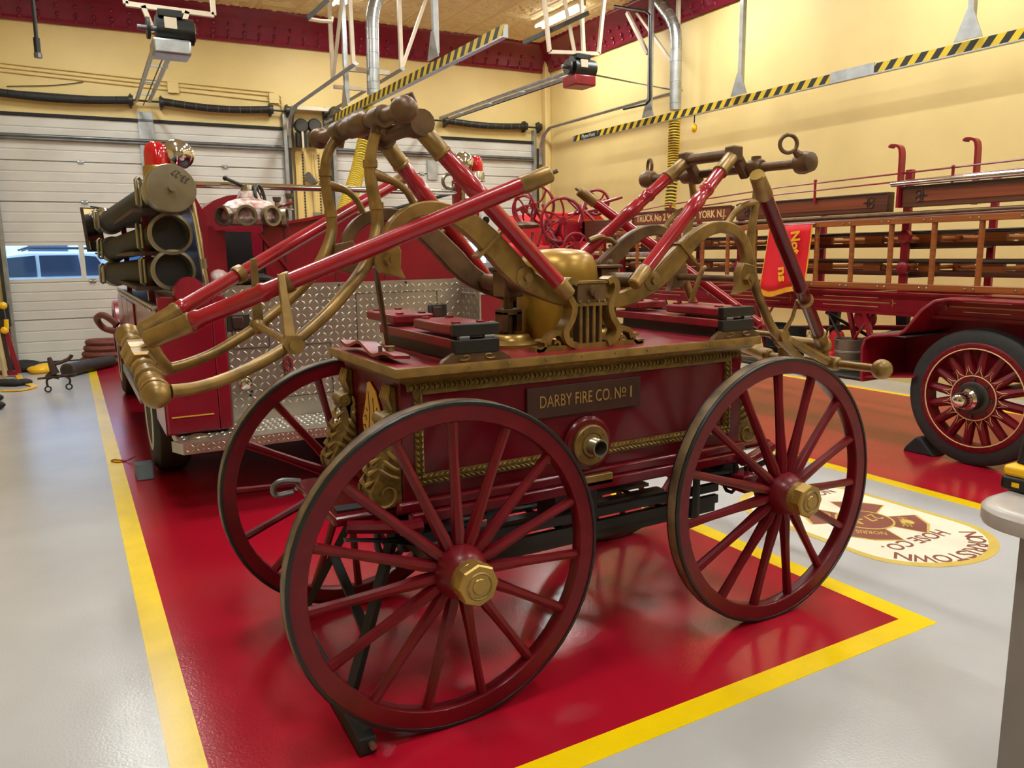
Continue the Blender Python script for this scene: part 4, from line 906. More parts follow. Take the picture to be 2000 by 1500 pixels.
# beacon lamps and spot lamps
def beacon(a, b, Y, s=1.0):
    c = PY(a, b, Y)
    m = MB().lathe([(.095*s, -.17*s), (.11*s, -.165*s), (.10*s, -.155*s), (.098*s, -.07*s), (.09*s, -.06*s)], c, (0, 0, 1), 22).obj('beacon_base', 'gold_brass' if s > .9 else 'nickel', P_)
    MB().lathe([(.085*s, -.06*s), (.083*s, .03*s), (.07*s, .085*s), (.04*s, .11*s), (.001, .115*s)], c, (0, 0, 1), 20).obj('beacon_dome', 'red_glass', m)
    MB().cyl(c+V((0, 0, -.6*s)), c+V((0, 0, -.17*s)), .03*s, n=10).obj('beacon_post', 'truck_red', P_)
def spot(a, b, Y, s=1.0):
    c = PY(a, b, Y); m = MB().sph(c, .10*s, 18, 12, (1, .8, 1)).obj('spot_lamp', 'chrome', P_)
    MB().torus(c+V((.02, .07, 0)), (.2, 1, 0), .09*s, .014*s, 24, 6).obj('lamp_rim', 'chrome', m); MB().cyl(c+V((0, 0, -.09*s)), c+V((.0, .02, -.3*s)), .014, n=8).obj('lamp_stem', 'chrome', m)
beacon(305, 308, 6.1, .95); spot(346, 300, 6.1, 1.0); beacon(929, 325, 5.5, .68); spot(905, 320, 5.5, .9)
pc = PY(893, 372, 5.62); MB().box((pc.x-.03, 5.60, 1.6), (pc.x+.04, 5.66, 2.16)).obj('lamp_post', 'truck_red', P_, bev=.005); MB().torus(PY(878, 354, 5.62), (.1, 1, 0), .055, .014, 20, 8).obj('rail_ring', 'nickel', P_)
MB().tube(cat_path([PY(893, 400, 5.6), PY(905, 392, 5.6), PY(920, 395, 5.6), PY(935, 420, 5.6)], 4), .014, 8).obj('rail_hook', 'chrome', P_)
MB().lathe([(.115, -.05), (.125, 0), (.115, .05)], PY(948, 435, 5.7), (.4, -1, 0), 20).obj('horn_body', 'door_white', P_); MB().cyl(V((2.60, 5.75, 1.74)), PY(948, 435, 5.7), .022, n=8).obj('horn_bracket', 'truck_red', P_); MB().cyl(PY(949, 430, 5.61), PY(949, 430, 5.65), .03, n=12).obj('horn_mouth', 'black', P_)
# side lamp and mirror
mr = PY(182, 449, 8.2); ang = V((.8, -.6, 0))
MB().bar(mr-V((-.011, .016, .198)), mr+V((-.011, .016, .198)), .02, .18, (.82, .57, 0)).obj('mirror_frame', 'brown_iron', P_); MB().bar(mr+V((.008, -.014, .003))-V((-.010, .0145, .183)), mr+V((.008, -.014, .003))+V((-.010, .0145, .183)), .008, .155, (.82, .57, 0)).obj('mirror_glass', 'screen_mirror', P_)
MB().tube([mr+V((0, .02, .21)), mr+V((.1, .1, .2)), mr+V((.25, .2, .1))], .008, 6).obj('mirror_arm', 'black', P_); MB().tube([mr+V((0, .02, -.21)), mr+V((.12, .1, -.26)), mr+V((.25, .2, -.36))], .008, 6).obj('mirror_arm', 'black', P_)
MB().sph(PY(207, 418, 8.2), .07, 12, 8, (1.2, 1, .8)).obj('side_lamp', 'chrome', P_)
# ---- three hard suction hoses lying on the rack
def suction(n, a, b, Y0, fa, fb, Y1, r, capped, lab):
    p, q = PY(a, b, Y0), PY(fa, fb, Y1); d = (q-p).normalized()
    h = thing('suction_hose', lab, 'suction hose', (p+q)/2, 'hard suction hoses on the truck side')
    MB().cyl(p+d*.1, q, r, n=22).obj('hose_barrel', 'rubber', h)
    if capped:
        c = MB().lathe([(r*1.12, .32), (r*1.25, .30), (r*1.30, .12), (r*1.45, .10), (r*1.45, -.0), (r*1.40, -.012), (r*.001, -.016)], p, d, 30).obj('hose_cap', 'nickel', h)
        MB().cyl(p-d*.016, p-d*.065, .022, n=10).obj('cap_lug', 'nickel', c)
        u, w2 = perp(d); lettering('33-27', .055, p-d*.018+V((.055, 0, .07)), V((-.75, 0, .55)), V((-.55, 0, -.75)), 'brown_iron', c, width=.10)
    else:
        MB().lathe([(r*1.02, .20), (r*1.05, .05), (r*1.30, .03), (r*1.34, -.0), (r*1.30, -.02), (r*1.12, -.022), (r*1.02, .02), (r*.98, .10)], p, d, 30, caps=False).obj('coupling', 'nickel', h); MB().cyl(p+d*.06, p+d*.07, r*1.0, n=22).obj('hose_bore', 'black', h)
    MB().lathe([(r*1.05, -.02), (r*1.22, 0), (r*1.22, .1), (r*1.0, .12)], q, d, 22).obj('end_coupling', 'nickel', h)
    for k, t in enumerate((.09, .93)):
        c = lerp(p, q, t)+V((-r*1.15, 0, 0))
        MB().tube([c+V((-.02, 0, .085)), c+V((-.035, .0, .075)), c+V((-.035, 0, -.075)), c+V((-.02, 0, -.085)), c+V((.0, .11, -.085)), c+V((.0, .11, .085))], .011, 8, closed=True).obj('carrying_loop', 'nickel', h)
    MB().box((min(p.x, q.x)-.02, p.y+.25, p.z-r-.03), (min(p.x, q.x)+.22, q.y-.1, p.z-r-.005)).obj('cradle', 'brown_iron', h)
suction(0, 334, 368, 5.05, 216, 432, 8.2, .098, True, 'topmost hard suction hose closed with a round nickel cap')
suction(1, 333, 457, 5.25, 222, 487, 8.2, .098, False, 'middle hard suction hose with an open brass rimmed mouth')
suction(2, 339, 528, 5.25, 226, 534, 8.2, .098, False, 'lowest hard suction hose with an open mouth above the fender')
for z0, y in ((1.3, 5.7), (1.3, 7.8)): MB().box((.46, y, 1.3), (.50, y+.05, 1.95)).obj('hose_rack_post', 'truck_red', P_)
MB().lathe([(.001, -.03), (.09, -.03), (.095, .0), (.09, .02)], PY(369, 570, 5.15), (.2, -1, .1), 20).obj('round_reflector', 'truck_red', P_)
# wheel chock with its cord
ck = thing('wheel_chock', 'grey blue wheel chock with a red cord by the truck tyre', 'wheel chock', (.32, 6.15, 0))
MB().prism([(.30, 6.05, 0), (.30, 6.28, 0), (.30, 6.26, .10), (.30, 6.10, .12)], (.12, 0, 0)).obj('wedge', 'blue_grey', ck, bev=.01)
MB().tube(cat_path([PZ(265, 890, .02), PZ(258, 895, .03), PZ(245, 900, .006), PZ(232, 903, .006), PZ(218, 901, .006), PZ(222, 898, .006), PZ(240, 899, .006)], 4), .005, 6).obj('pull_cord', 'ladder_red', ck)
# ================================================================ the antique ladder truck on the right
K = thing('ladder_truck', 'antique red ladder truck with wooden spoked wheels and a lettered name board', 'fire truck', (6.4, 5.2, 0))
XN = 5.72
def art_wheel(x, y, R, out):
    t = MB().lathe([(R*.80, -.07), (R*.93, -.075), (R*.985, -.06), (R, -.03), (R, .03), (R*.985, .06), (R*.93, .075), (R*.80, .07), (R*.80, -.07)], (x, y, R), (1, 0, 0), 44, caps=False).obj('wheel', 'rubber', K)
    c = V((x, y, R)); o = V((out, 0, 0))
    MB().lathe([(R*.80, -.055), (R*.80, .072), (R*.78, .078), (R*.72, .076), (R*.70, .06), (R*.70, -.05)], c, o, 44, caps=False).obj('felloe', 'wheel_red', t)
    MB().torus(c+o*.078, o, R*.715, .0045, 44, 5).obj('rim_stripe', 'letter_tan', t)
    for k in range(28):
        a = 2*PI*k/28; p = c+o*.077+V((0, math.cos(a), math.sin(a)))*(R*.765); MB().sph(p, .008, 6, 4).obj('rim_rivet', 'wheel_red', t)
    for k in range(16):
        a = 2*PI*(k+.3)/16; u = V((0, math.cos(a), math.sin(a))); w2 = V((0, -math.sin(a), math.cos(a)))
        MB().tube([c+u*(R*.30)+o*.03, c+u*(R*.42)+o*.03, c+u*(R*.71)+o*.02], [.040, .036, .032], 8).obj('spoke', 'wheel_red', t)
        for s in (-1, 1): MB().tube([c+u*(R*.33)+o*.062+w2*(s*.028), c+u*(R*.40)+o*.064+w2*(s*.008), c+u*(R*.55)+o*.055+w2*(s*.002)], .0022, 4).obj('spoke_stripe', 'letter_tan', t)
    MB().lathe([(R*.34, .0), (R*.34, .07), (R*.31, .076), (R*.22, .078)], c, o, 30).obj('hub_plate', 'wheel_red', t)
    MB().torus(c+o*.075, o, R*.325, .004, 32, 5).obj('hub_stripe', 'letter_tan', t)
    for k in range(8):
        a = 2*PI*k/8; p = c+V((0, math.cos(a), math.sin(a)))*(R*.275); MB().cyl(p+o*.07, p+o*.09, .011, n=6).obj('hub_bolt', 'dark_steel', t)
    MB().lathe([(R*.235, .07), (R*.24, .085), (R*.22, .09), (R*.17, .09), (R*.165, .15)], c, o, 26).obj('hub_barrel', 'dark_steel', t)
    MB().lathe([(R*.15, .14), (R*.155, .16), (R*.12, .18), (R*.115, .23), (R*.09, .265), (R*.04, .28), (.001, .282)], c, o, 24).obj('hub_cap', 'chrome', t)
for x, o in ((XN, -1), (7.42, 1)):
    for y in (3.16, 9.0): art_wheel(x, y, .505, o)
for y in (3.16, 9.0): MB().cyl((5.8, y, .505), (7.35, y, .505), .05, n=12).obj('axle', 'black', K)
# frame rails with gold striping
for x in (5.80, 7.20):
    fr = MB().box((x, 1.2, 1.06), (x+.06, 8.9, 1.225)).obj('frame_rail', 'ladder_red', K, bev=.006); MB().box((x-.015, 1.2, 1.05), (x+.075, 8.9, 1.075)).obj('rail_flange', 'ladder_red', fr); MB().box((x-.015, 1.2, 1.215), (x+.075, 8.9, 1.235)).obj('rail_flange', 'ladder_red', fr)
for y0, y1 in ((2.9, 3.5), (3.95, 4.75), (4.98, 6.05), (6.35, 7.4)):
    MB().bar((5.797, y0, 1.148), (5.797, y1, 1.148), .004, .010).obj('gold_line', 'letter_gold', K)
    for y in (y0, y1): star((5.795, y, 1.148), (0, 1, 0), (0, 0, 1), .035, .009, 4, (1, 0, 0), .004).obj('gold_star', 'letter_gold', K)
    for z in (1.185, 1.112): MB().bar((5.797, y0+.13, z), (5.797, y1-.13, z), .003, .004).obj('pale_line', 'letter_tan', K)
for y in (2.4, 4.5, 6.5, 8.4): MB().box((5.86, y, 1.08), (7.2, y+.08, 1.2)).obj('cross_member', 'ladder_red', K)
# fender over the near wheel, stepped like the photograph
fp = [(1683, 745), (1684, 680), (1690, 662), (1705, 656), (1755, 653), (1768, 645), (1800, 606), (1826, 588), (1850, 584), (2000, 592), (2130, 600)]
FP = [PX(a, b, 5.58) for a, b in fp]
MB().strip(FP, .011, (1, 0, 0), .62).obj('fender', 'ladder_red', K)
for o in K.children:
    if o.name.startswith('fender'): o.location.x += .31
MB().tube(FP, .012, 6).obj('fender_bead', 'ladder_red', K)
def inner(p): return V((6.15, p.y, p.z))
MB().prism([inner(p) for p in FP]+[V((6.15, FP[-1].y, .62)), V((6.15, FP[0].y, .52))], (.02, 0, 0)).obj('splash_panel', 'ladder_red', K)
MB().prism([V((5.6, FP[1].y-.01, .545)), V((6.17, FP[1].y-.01, .545)), V((6.17, FP[1].y-.45, .60)), V((5.6, FP[1].y-.45, .60))], (0, 0, .015)).obj('splash_floor', 'ladder_red', K)
MB().box((5.60, FP[1].y-.36, .905), (6.16, FP[1].y-.06, .915)).obj('step_pad', 'galv', K)
# running board and hangers
MB().box((5.62, 4.05, .515), (6.15, 7.6, .55)).obj('running_board', 'dark_steel', K, bev=.006); MB().cyl((5.62, 4.05, .53), (5.62, 7.6, .53), .022, n=8).obj('board_edge', 'dark_steel', K)
for y in (4.35, 5.4, 6.5): MB().bar((5.8, y, 1.06), (6.0, y, .55), .035, .03).obj('board_hanger', 'ladder_red', K)
for y in (4.15, 5.2, 6.3): MB().cyl((5.82, y, 1.06), (5.82, y+.22, .72), .011, n=6).obj('stay_rod', 'ladder_red', K); MB().cyl((5.82, y+.45, 1.06), (5.82, y+.22, .72), .009, n=6).obj('stay_rod', 'black', K)
for y, z0 in ((4.2, .62), (4.9, .7), (5.9, .66)):
    MB().prism([(6.3, y-.06, 1.06), (6.3, y+.06, 1.06), (6.3, y+.02, z0), (6.3, y-.02, z0)], (.05, 0, 0)).obj('spring_hanger', 'black', K)
MB().cyl((6.2, 3.9, .93), (6.2, 5.6, .80), .022, n=8).obj('brake_rod', 'ladder_red', K); MB().cyl((6.2, 3.8, 1.0), (6.2, 5.0, .62), .016, n=6).obj('brake_rod', 'black', K); MB().cyl((6.2, 3.95, .62), (6.2, 4.9, 1.0), .016, n=6).obj('brake_rod', 'black', K)
sp_ = MB().lathe([(.09, -.03), (.10, 0), (.09, .03)], PX(1690, 622, 5.85), (1, 0, 0), 18).obj('shackle', 'ladder_red', K); MB().bar(PX(1690, 612, 5.8), PX(1700, 655, 5.8), .035, .04).obj('shackle_arm', 'ladder_red', K)
# wire net under the frame
nt_ = MB()
for k in range(16):
    y = 4.75+k*.06; nt_.cyl((6.25, y, .80), (6.25, y+.14, .62), .003, n=4); nt_.cyl((6.25, y+.14, .80), (6.25, y, .62), .003, n=4)
tag(nt_.obj('wire_net', 'dark_steel', K), kind='stuff')
# stanchions carrying the ladder beds
for x in (5.88, 7.1):
    for y in (1.4, 3.93, 5.70, 7.6):
        MB().box((x-.02, y-.03, 1.2), (x+.02, y+.03, 2.05 if y > 5 else 2.2)).obj('stanchion', 'ladder_red', K, bev=.004)
    for y in (3.93, 5.70):
        for z in (1.43, 1.68): MB().lathe([(.03, -.03), (.05, -.02), (.05, .02), (.03, .03)], (x-.04, y-.02, z), (1, 0, 0), 14).obj('roller', 'ladder_red', K)
for y in (1.4, 3.93, 5.70, 7.6):
    for z in (1.35, 1.58, 1.84): MB().box((5.88, y-.02, z), (7.1, y+.02, z+.03)).obj('bed_bar', 'black', K)
# curled top hooks
for y, x in ((3.90, 5.72), (3.42, 5.9)):
    MB().strip(cat_path([V((x, y, 1.9)), V((x, y, 2.22)), V((x, y+.005, 2.33)), V((x, y+.03, 2.37)), V((x, y+.085, 2.38)), V((x, y+.10, 2.365))], 4), .010, (1, 0, 0), .06).obj('curled_hook', 'ladder_red', K)
# long dark wooden beam with framed panels
for y0, y1, z0, z1, x in ((4.03, 5.66, 1.876, 2.035, 5.76), (1.2, 3.88, 1.90, 2.06, 5.72)):
    bm_ = MB().box((x, y0, z0), (x+.09, y1, z1)).obj('top_beam', 'dark_wood', K, bev=.006)
    n = 1 if y0 > 4 else 2
    for k in range(n):
        a = lerp(y0, y1, k/n)+.12; b = lerp(y0, y1, (k+1)/n)-.12
        MB().box((x-.004, a, z0+.04), (x+.002, b, z1-.04)).obj('inlay_panel', 'panel_wood', bm_)
        for y, s in ((a, 1), (b, -1)):
            zc = (z0+z1)/2
            for dz in (-.022, .022): MB().torus((x-.005, y+s*.02, zc+dz), (1, 0, 0), .018, .005, 14, 5).obj('fleur_ring', 'black', bm_)
            star((x-.007, y+s*.055, zc), (0, 1, 0), (0, 0, 1), .045, .012, 4, (1, 0, 0), .004).obj('fleur', 'black', bm_)
    MB().box((x-.006, y0, z1-.018), (x, y1, z1-.010)).obj('beam_line', 'black', bm_)
MB().cyl((5.70, 1.2, 2.085), (5.70, 3.96, 2.085), .022, n=12).obj('nickel_rail', 'chrome', K)
# name board
nb = MB().box((5.74, 5.70, 1.885), (5.78, 7.24, 2.02)).obj('name_board', 'panel_wood', K, bev=.004)
for q in (((5.735, 5.70, 1.885), (5.735, 7.24, 1.885)), ((5.735, 5.70, 2.02), (5.735, 7.24, 2.02)), ((5.735, 5.70, 1.885), (5.735, 5.70, 2.02)), ((5.735, 7.24, 1.885), (5.735, 7.24, 2.02))):
    MB().bar(q[0], q[1], .012, .014, (1, 0, 0)).obj('board_frame', 'dark_wood', nb)
lettering('TRUCK No 2 WEST NEW YORK N.J.', .105, (5.737, 6.47, 1.95), (0, -1, 0), (0, 0, 1), 'letter_tan', nb, width=1.40, bold=.0015)
# thin hand rails above
for za, zb in ((2.175, 2.0), (2.115, 1.93)):
    MB().tube([(5.74, 1.2, za+.01), (5.74, 3.0, za), (5.74, 5.1, lerp(za, zb, .2)+.01), (5.74, 6.7, lerp(za, zb, .55)), (5.74, 7.75, zb)], .0075, 6).obj('hand_rail', 'ladder_red', K)
for y in (3.5, 4.72, 5.35, 6.6): MB().cyl((5.74, y, 1.98), (5.74, y, 2.17 if y < 6 else 2.07), .011, n=8).obj('rail_post', 'ladder_red', K); MB().sph((5.74, y, 2.175 if y < 6 else 2.07), .015, 8, 6).obj('post_ball', 'ladder_red', K)
# pike poles under the beam
for dz in (0, .05): MB().cyl((5.75, 2.6, 1.855-dz*.4), (5.75, 7.6, 1.845-dz), .018, n=10).obj('pike_pole', 'dark_wood' if dz else 'old_brass', K)
# ---- ladders carried on the truck
def side_ladder():
    L = thing('ladder', 'wooden ladder standing on edge along the near side of the antique truck', 'ladder', (5.7, 5, 1.24))
    for z0, z1 in ((1.775, 1.822), (1.262, 1.312)):
        MB().box((5.68, 1.2, z0), (5.74, 8.3, z1)).obj('side_rail', 'wood', L, bev=.004)
    for k in range(-4, 14):
        y = 3.235+.353*k
        if y > 1.3: 
            MB().cyl((5.71, y, 1.30), (5.71, y, 1.79), .0205, n=10).obj('rung', 'wood', L)
            for z in (1.797, 1.287):
                for dy in (-.03, .03): MB().sph((5.677, y+dy+.04, z), .009, 6, 4).obj('rivet', 'nickel', L)
def flat_ladder(x0, x1, z, lab, slots):
    L = thing('ladder', lab, 'ladder', ((x0+x1)/2, 5, z-.06))
    for x in (x0, x1):
        MB().box((x-.02, 1.2, z+.035), (x+.02, 8.2, z+.065)).obj('rail_chord', 'dark_wood', L); MB().box((x-.02, 1.2, z-.065), (x+.02, 8.2, z-.03)).obj('rail_chord', 'dark_wood', L)
        for k in range(15): MB().box((x-.02, 1.2+k*.5, z-.03), (x+.02, 1.36+k*.5, z+.035)).obj('rail_block', 'wood', L)
    for k in range(22): MB().cyl((x0, 1.3+k*.32, z), (x1, 1.3+k*.32, z), .018, n=8).obj('rung', 'wood', L)
    MB().cyl((x0-.05, 1.2, z+.05), (x0-.05, 7.6, z+.05), .012, n=8).obj('tension_rod', 'dark_steel', L)
side_ladder()
flat_ladder(5.98, 6.45, 1.66, 'upper trussed ladder lying flat inside the antique truck bed', True)
flat_ladder(5.98, 6.45, 1.43, 'lower trussed ladder lying flat beneath the upper one in the truck bed', True)
flat_ladder(6.55, 7.0, 1.66, 'upper trussed ladder lying flat at the wall side of the truck bed', True)
# ---- red banner with gold fringe
bn = thing('banner', 'red satin banner with gold letters and fringe hung on the truck ladder', 'banner', (5.62, 4.9, 1.2))
b0, b1 = 4.66, 5.12
vs, fs = [], []
for i in range(9):
    for j in range(10):
        u, v = i/8, j/9; y = lerp(b1, b0, u)+.05*v*(1-u)+.10*v*0; z = lerp(1.80, 1.235-.03*math.sin(u*6), v)
        vs.append(V((5.645+.014*math.sin(u*7+v*2)-.012*v, y+.045*v, z)))
for i in range(8):
    for j in range(9): a = i*10+j; fs.append((a, a+10, a+11, a+1))
mb_ = MB(); mb_.add(vs, fs); cl = mb_.obj('cloth', 'cloth_red', bn); so = cl.modifiers.new('thick', 'SOLIDIFY'); so.thickness = .004
MB().tube([vs[j] for j in range(10)], .006, 5).obj('gold_edge', 'cloth_gold', bn); MB().tube([vs[80+j] for j in range(10)], .006, 5).obj('gold_edge', 'cloth_gold', bn)
fr_ = MB()
for i in range(60):
    t = i/59*8; k = min(int(t), 7); p = lerp(vs[k*10+9], vs[(k+1)*10+9], t-k); fr_.tube([p+V((0, 0, .008)), p+V((-.003, 0, -.045))], .0045, 4)
tag(fr_.obj('fringe', 'cloth_gold', bn), kind='stuff')
MB().cyl((5.66, b0-.03, 1.805), (5.66, b1+.03, 1.805), .008, n=6).obj('banner_rod', 'ladder_red', bn)
lettering('Not', .13, (5.612, 4.80, 1.65), (0, -.10, -1), (0, -1, .10), 'cloth_gold', bn, width=.20, bold=.004)
lettering('ns', .13, (5.606, 4.925, 1.37), (0, -.10, -1), (0, -1, .10), 'cloth_gold', bn, width=.13, bold=.004)
# ---- things on the running board
def pail(a, b, X, r, h, m, lab, handle=True):
    p = PX(a, b, X); z = .552
    t = thing('pail', lab, 'pail', (p.x, p.y, z))
    MB().lathe([(r*.82, 0), (r*.86, .01), (r, h), (r*1.04, h+.006), (r*1.04, h+.014), (r*.97, h+.012), (r*.8, .02), (.001, .015)], (p.x, p.y, z), (0, 0, 1), 28, caps=False).obj('pail_body', m, t)
    for f in (.35, .62, .66): MB().torus((p.x, p.y, z+h*f), (0, 0, 1), r*(.83+.17*f)+.001, .004, 28, 5).obj('pail_hoop', m, t)
    MB().torus((p.x, p.y, z+h+.0), (.3, 1, .2), r*1.0, .005, 24, 5, 0, PI).obj('pail_handle', 'dark_steel', t)
pail(1656, 735, 5.82, .125, .26, 'grey_pail', 'galvanised grey pail on the running board beside the red fender')
pail(1545, 735, 5.9, .12, .30, 'black_matte', 'black pail with a wire ring on the running board behind the banner')
pail(1512, 735, 5.95, .10, .32, 'black_matte', 'slim black pail next to the round black pail on the running board')
p = PX(1630, 738, 5.98); ex = thing('fire_extinguisher', 'small red fire extinguisher behind the galvanised pail', 'fire extinguisher', (p.x, p.y, .552))
MB().lathe([(.06, 0), (.065, .01), (.065, .26), (.05, .30), (.02, .32)], (p.x, p.y, .552), (0, 0, 1), 18).obj('cylinder', 'cloth_red', ex); MB().box((p.x-.02, p.y-.05, .87), (p.x+.02, p.y+.03, .92)).obj('valve', 'black', ex); MB().tube(cat_path([V((p.x, p.y, .9)), V((p.x-.06, p.y+.06, .86)), V((p.x-.06, p.y+.07, .65))], 4), .01, 6).obj('extinguisher_hose', 'black', ex)
p = PX(1620, 738, 5.85); rb_ = MB().sph((p.x, p.y, .62), .075, 14, 10, (1, .8, .95)); tag(rb_.obj('red_lantern', 'cloth_red', None), 'round red lantern globe on the running board near the galvanised pail', 'lantern')
p = PX(1440, 735, 6.0); ch_ = thing('chain_heap', 'heap of dark rusty chain and rope on the running board', 'chain', (p.x, p.y, .552))
for k in range(14):
    a = random.uniform(0, 6.28); MB().torus((p.x+random.uniform(-.12, .12), p.y+random.uniform(-.4, .4), .58+random.uniform(0, .16)), (math.cos(a), math.sin(a), random.uniform(-.6, .6)), .06, .014, 14, 6).obj('chain_link', 'brown_iron', ch_)
# ---- wheel chock in front of the near wheel
ck = MB().prism([(5.65, 3.42, 0), (5.65, 3.68, 0), (5.65, 3.66, .04), (5.65, 3.58, .13), (5.65, 3.54, .13)], (.16, 0, 0)).obj('wheel_chock', 'black_matte', None, bev=.012)
tag(ck, 'black rubber wheel chock in front of the wooden spoked wheel', 'wheel chock')
# ---- the far end of the truck: bonnet, tank, hand wheels, seat
hd = MB().prism([V((5.55, 8.9, 1.60)), V((6.6, 8.9, 1.60)), V((6.6, 8.9, 2.0)), V((6.45, 8.9, 2.12)), V((5.7, 8.9, 2.12)), V((5.55, 8.9, 2.0))], (0, 1.9, 0)).obj('bonnet', 'cloth_red', K, bev=.02)
MB().bar((5.545, 8.9, 2.0), (5.545, 10.8, 2.0), .006, .012).obj('gold_line', 'letter_gold', K); MB().bar((5.6, 8.894, 2.02), (6.55, 8.894, 2.02), .006, .012).obj('gold_line', 'letter_gold', K); MB().bar((5.56, 8.894, 1.63), (6.58, 8.894, 1.63), .006, .012).obj('gold_line', 'letter_gold', K)
MB().lathe([(.001, -.02), (.15, 0), (.165, .03), (.165, .82), (.15, .85), (.001, .87)], PY(975, 500, 9.0)+V((0, 0, .0)), (1, 0, 0), 24).obj('copper_tank', 'cloth_red', K); MB().torus(PY(982, 500, 9.0), (1, 0, 0), .167, .006, 24, 5).obj('tank_band', 'letter_gold', K)
MB().box((4.9, 8.6, 1.36), (6.7, 10.8, 1.44)).obj('foot_plate', 'galv', K)
MB().box((5.3, 8.2, 1.0), (7.0, 10.9, 1.36)).obj('front_frame', 'black', K)
def hwheel(a, b, Y, R, ax, ns=5, m='ladder_red'):
    c = PY(a, b, Y); ax = V(ax); u, w2 = perp(ax)
    t = MB().torus(c, ax, R, .019, 30, 8).obj('hand_wheel', m, K); MB().lathe([(.045, -.03), (.045, .03)], c, ax, 12).obj('wheel_boss', m, t)
    for k in range(ns):
        q = 2*PI*k/ns+.4; MB().tube(cat_path([c, c+u*(R*.5*math.cos(q+.25))+w2*(R*.5*math.sin(q+.25)), c+u*(R*math.cos(q))+w2*(R*math.sin(q))], 3), .013, 6).obj('wheel_spoke', m, t)
    MB().cyl(c, c+ax.normalized()*.4-V((0, 0, .25)), .02, n=8).obj('wheel_shaft', m, t)
hwheel(1043, 402, 8.6, .26, (.75, .65, .1)); hwheel(1024, 410, 8.9, .18, (.9, .4, .1)); hwheel(1098, 430, 8.3, .27, (.3, .95, .1), 6); hwheel(1165, 395, 8.7, .16, (.6, .8, .1)); hwheel(1125, 480, 8.0, .15, (.3, 1, 0)); hwheel(1088, 455, 8.6, .15, (.5, 1, .2), 4)
for q in (((1065, 430), (1050, 480)), ((1065, 440), (1090, 475)), ((1075, 470), (1105, 500)), ((1090, 465), (1070, 510)), ((1040, 455), (1040, 500)), ((1130, 400), (1160, 430)), ((1145, 385), (1130, 440)), ((1180, 390), (1195, 440)), ((1060, 400), (1075, 440)), ((1110, 390), (1140, 420)), ((1165, 400), (1215, 385)), ((1110, 420), (1190, 405))):
    MB().cyl(PY(*q[0], 8.5), PY(*q[1], 8.35), .02, n=8).obj('gear_strut', 'ladder_red', K)
MB().sph(PY(1026, 440, 8.4), .22, 16, 8, (.85, .7, .22)).obj('driver_seat', 'old_brass', K)
a_ = PY(1106, 430, 8.25); MB().box((a_.x-.02, 8.2, 1.72), (a_.x+.32, 8.28, 1.96)).obj('front_panel', 'ladder_red', K); a_ = PY(1142, 425, 8.1); MB().box((a_.x, 7.6, 1.73), (a_.x+.06, 8.15, 1.96)).obj('side_panel', 'dark_wood', K); MB().box((a_.x, 8.1, 1.73), (a_.x+.5, 8.15, 1.96)).obj('side_panel', 'dark_steel', K)
MB().box((5.3, 7.9, 1.40), (5.9, 8.4, 1.55)).obj('tool_box', 'ladder_red', K); MB().box((5.75, 7.7, 1.52), (6.4, 8.2, 1.58)).obj('white_lid', 'white_worn', K, bev=.01)
MB().tube([PY(1215, 443, 7.6), PY(1160, 452, 8.0), PY(1120, 440, 8.3)], .008, 6).obj('bell_rod', 'ladder_red', K)
for k in range(5):
    x = 5.3+k*.28; MB().cyl((x, 8.3, 1.0), (x+.02, 8.35, 1.7), .02, n=8).obj('gear_lever', 'ladder_red', K)
# ================================================================ overhead equipment
def hazard_rail(name, lab, X, y0, y1, z, struts, gap=None, tagy=None):
    r = thing(name, lab, 'exhaust rail', (X, (y0+y1)/2, z-.08))
    MB().box((X-.008, y0, z-.06), (X+.05, y1, z-.048)).obj('rail_channel', 'galv', r); MB().box((X+.0, y0, z-.05), (X+.05, y1, z+.05)).obj('rail_back', 'galv', r)
    L = .17; n = int((y1-y0)/L); w2 = L
    for k in range(n):
        a = y0+k*L; b = a+L
        if gap and gap[0] < a < gap[1]: continue
        if tagy and tagy[0] < a < tagy[1]: continue
        for j, m in ((0, 'hazard_yellow'), (1, 'hazard_black')):
            s = a+j*L/2; e = s+L/2; sk = .035
            MB().prism([V((X-.001, s+sk, z-.048)), V((X-.001, e+sk, z-.048)), V((X-.001, e-sk, z+.048)), V((X-.001, s-sk, z+.048))], (-.003, 0, 0)).obj('hazard_stripe', m, r)
    if gap: MB().box((X-.012, gap[0]-.05, z-.06), (X+.0, gap[1]+.12, z+.062)).obj('splice_plate', 'galv', r)
    if tagy:
        t = MB().box((X-.006, tagy[0]+.03, z-.05), (X, tagy[1]+.08, z+.05)).obj('maker_plate', 'hazard_black', r)
        lettering('PlymoVent', .085, (X-.008, (tagy[0]+tagy[1])/2+.05, z), (0, -1, 0), (0, 0, 1), 'door_white', t, width=(tagy[1]-tagy[0])*.85)
    for y in struts:
        MB().box((X-.02, y-.03, z+.12), (X+.04, y+.03, ZC-.01)).obj('drop_strut', 'galv', r); MB().prism([(X-.03, y-.14, z+.06), (X-.03, y+.14, z+.06), (X-.03, y+.03, z+.34), (X-.03, y-.03, z+.34)], (.012, 0, 0)).obj('strut_foot', 'galv', r)
    return r
hazard_rail('exhaust_rail', 'black and yellow striped exhaust rail hanging over the left bay', 3.60, 6.42, 12.1, 3.56, (7.9, 10.9), None, (11.45, 11.95))
g0 = PX(1700, 140, 7.86).y; g1 = PX(1640, 152, 7.86).y
hazard_rail('exhaust_rail', 'long black and yellow striped exhaust rail along the right wall', 7.86, 2.2, 11.6, 3.52, (PX(1893, 80, 7.86).y, PX(1445, 185, 7.86).y, PX(1268, 225, 7.86).y), (g0, g1), (PX(1168, 255, 7.86).y, PX(1138, 262, 7.86).y))
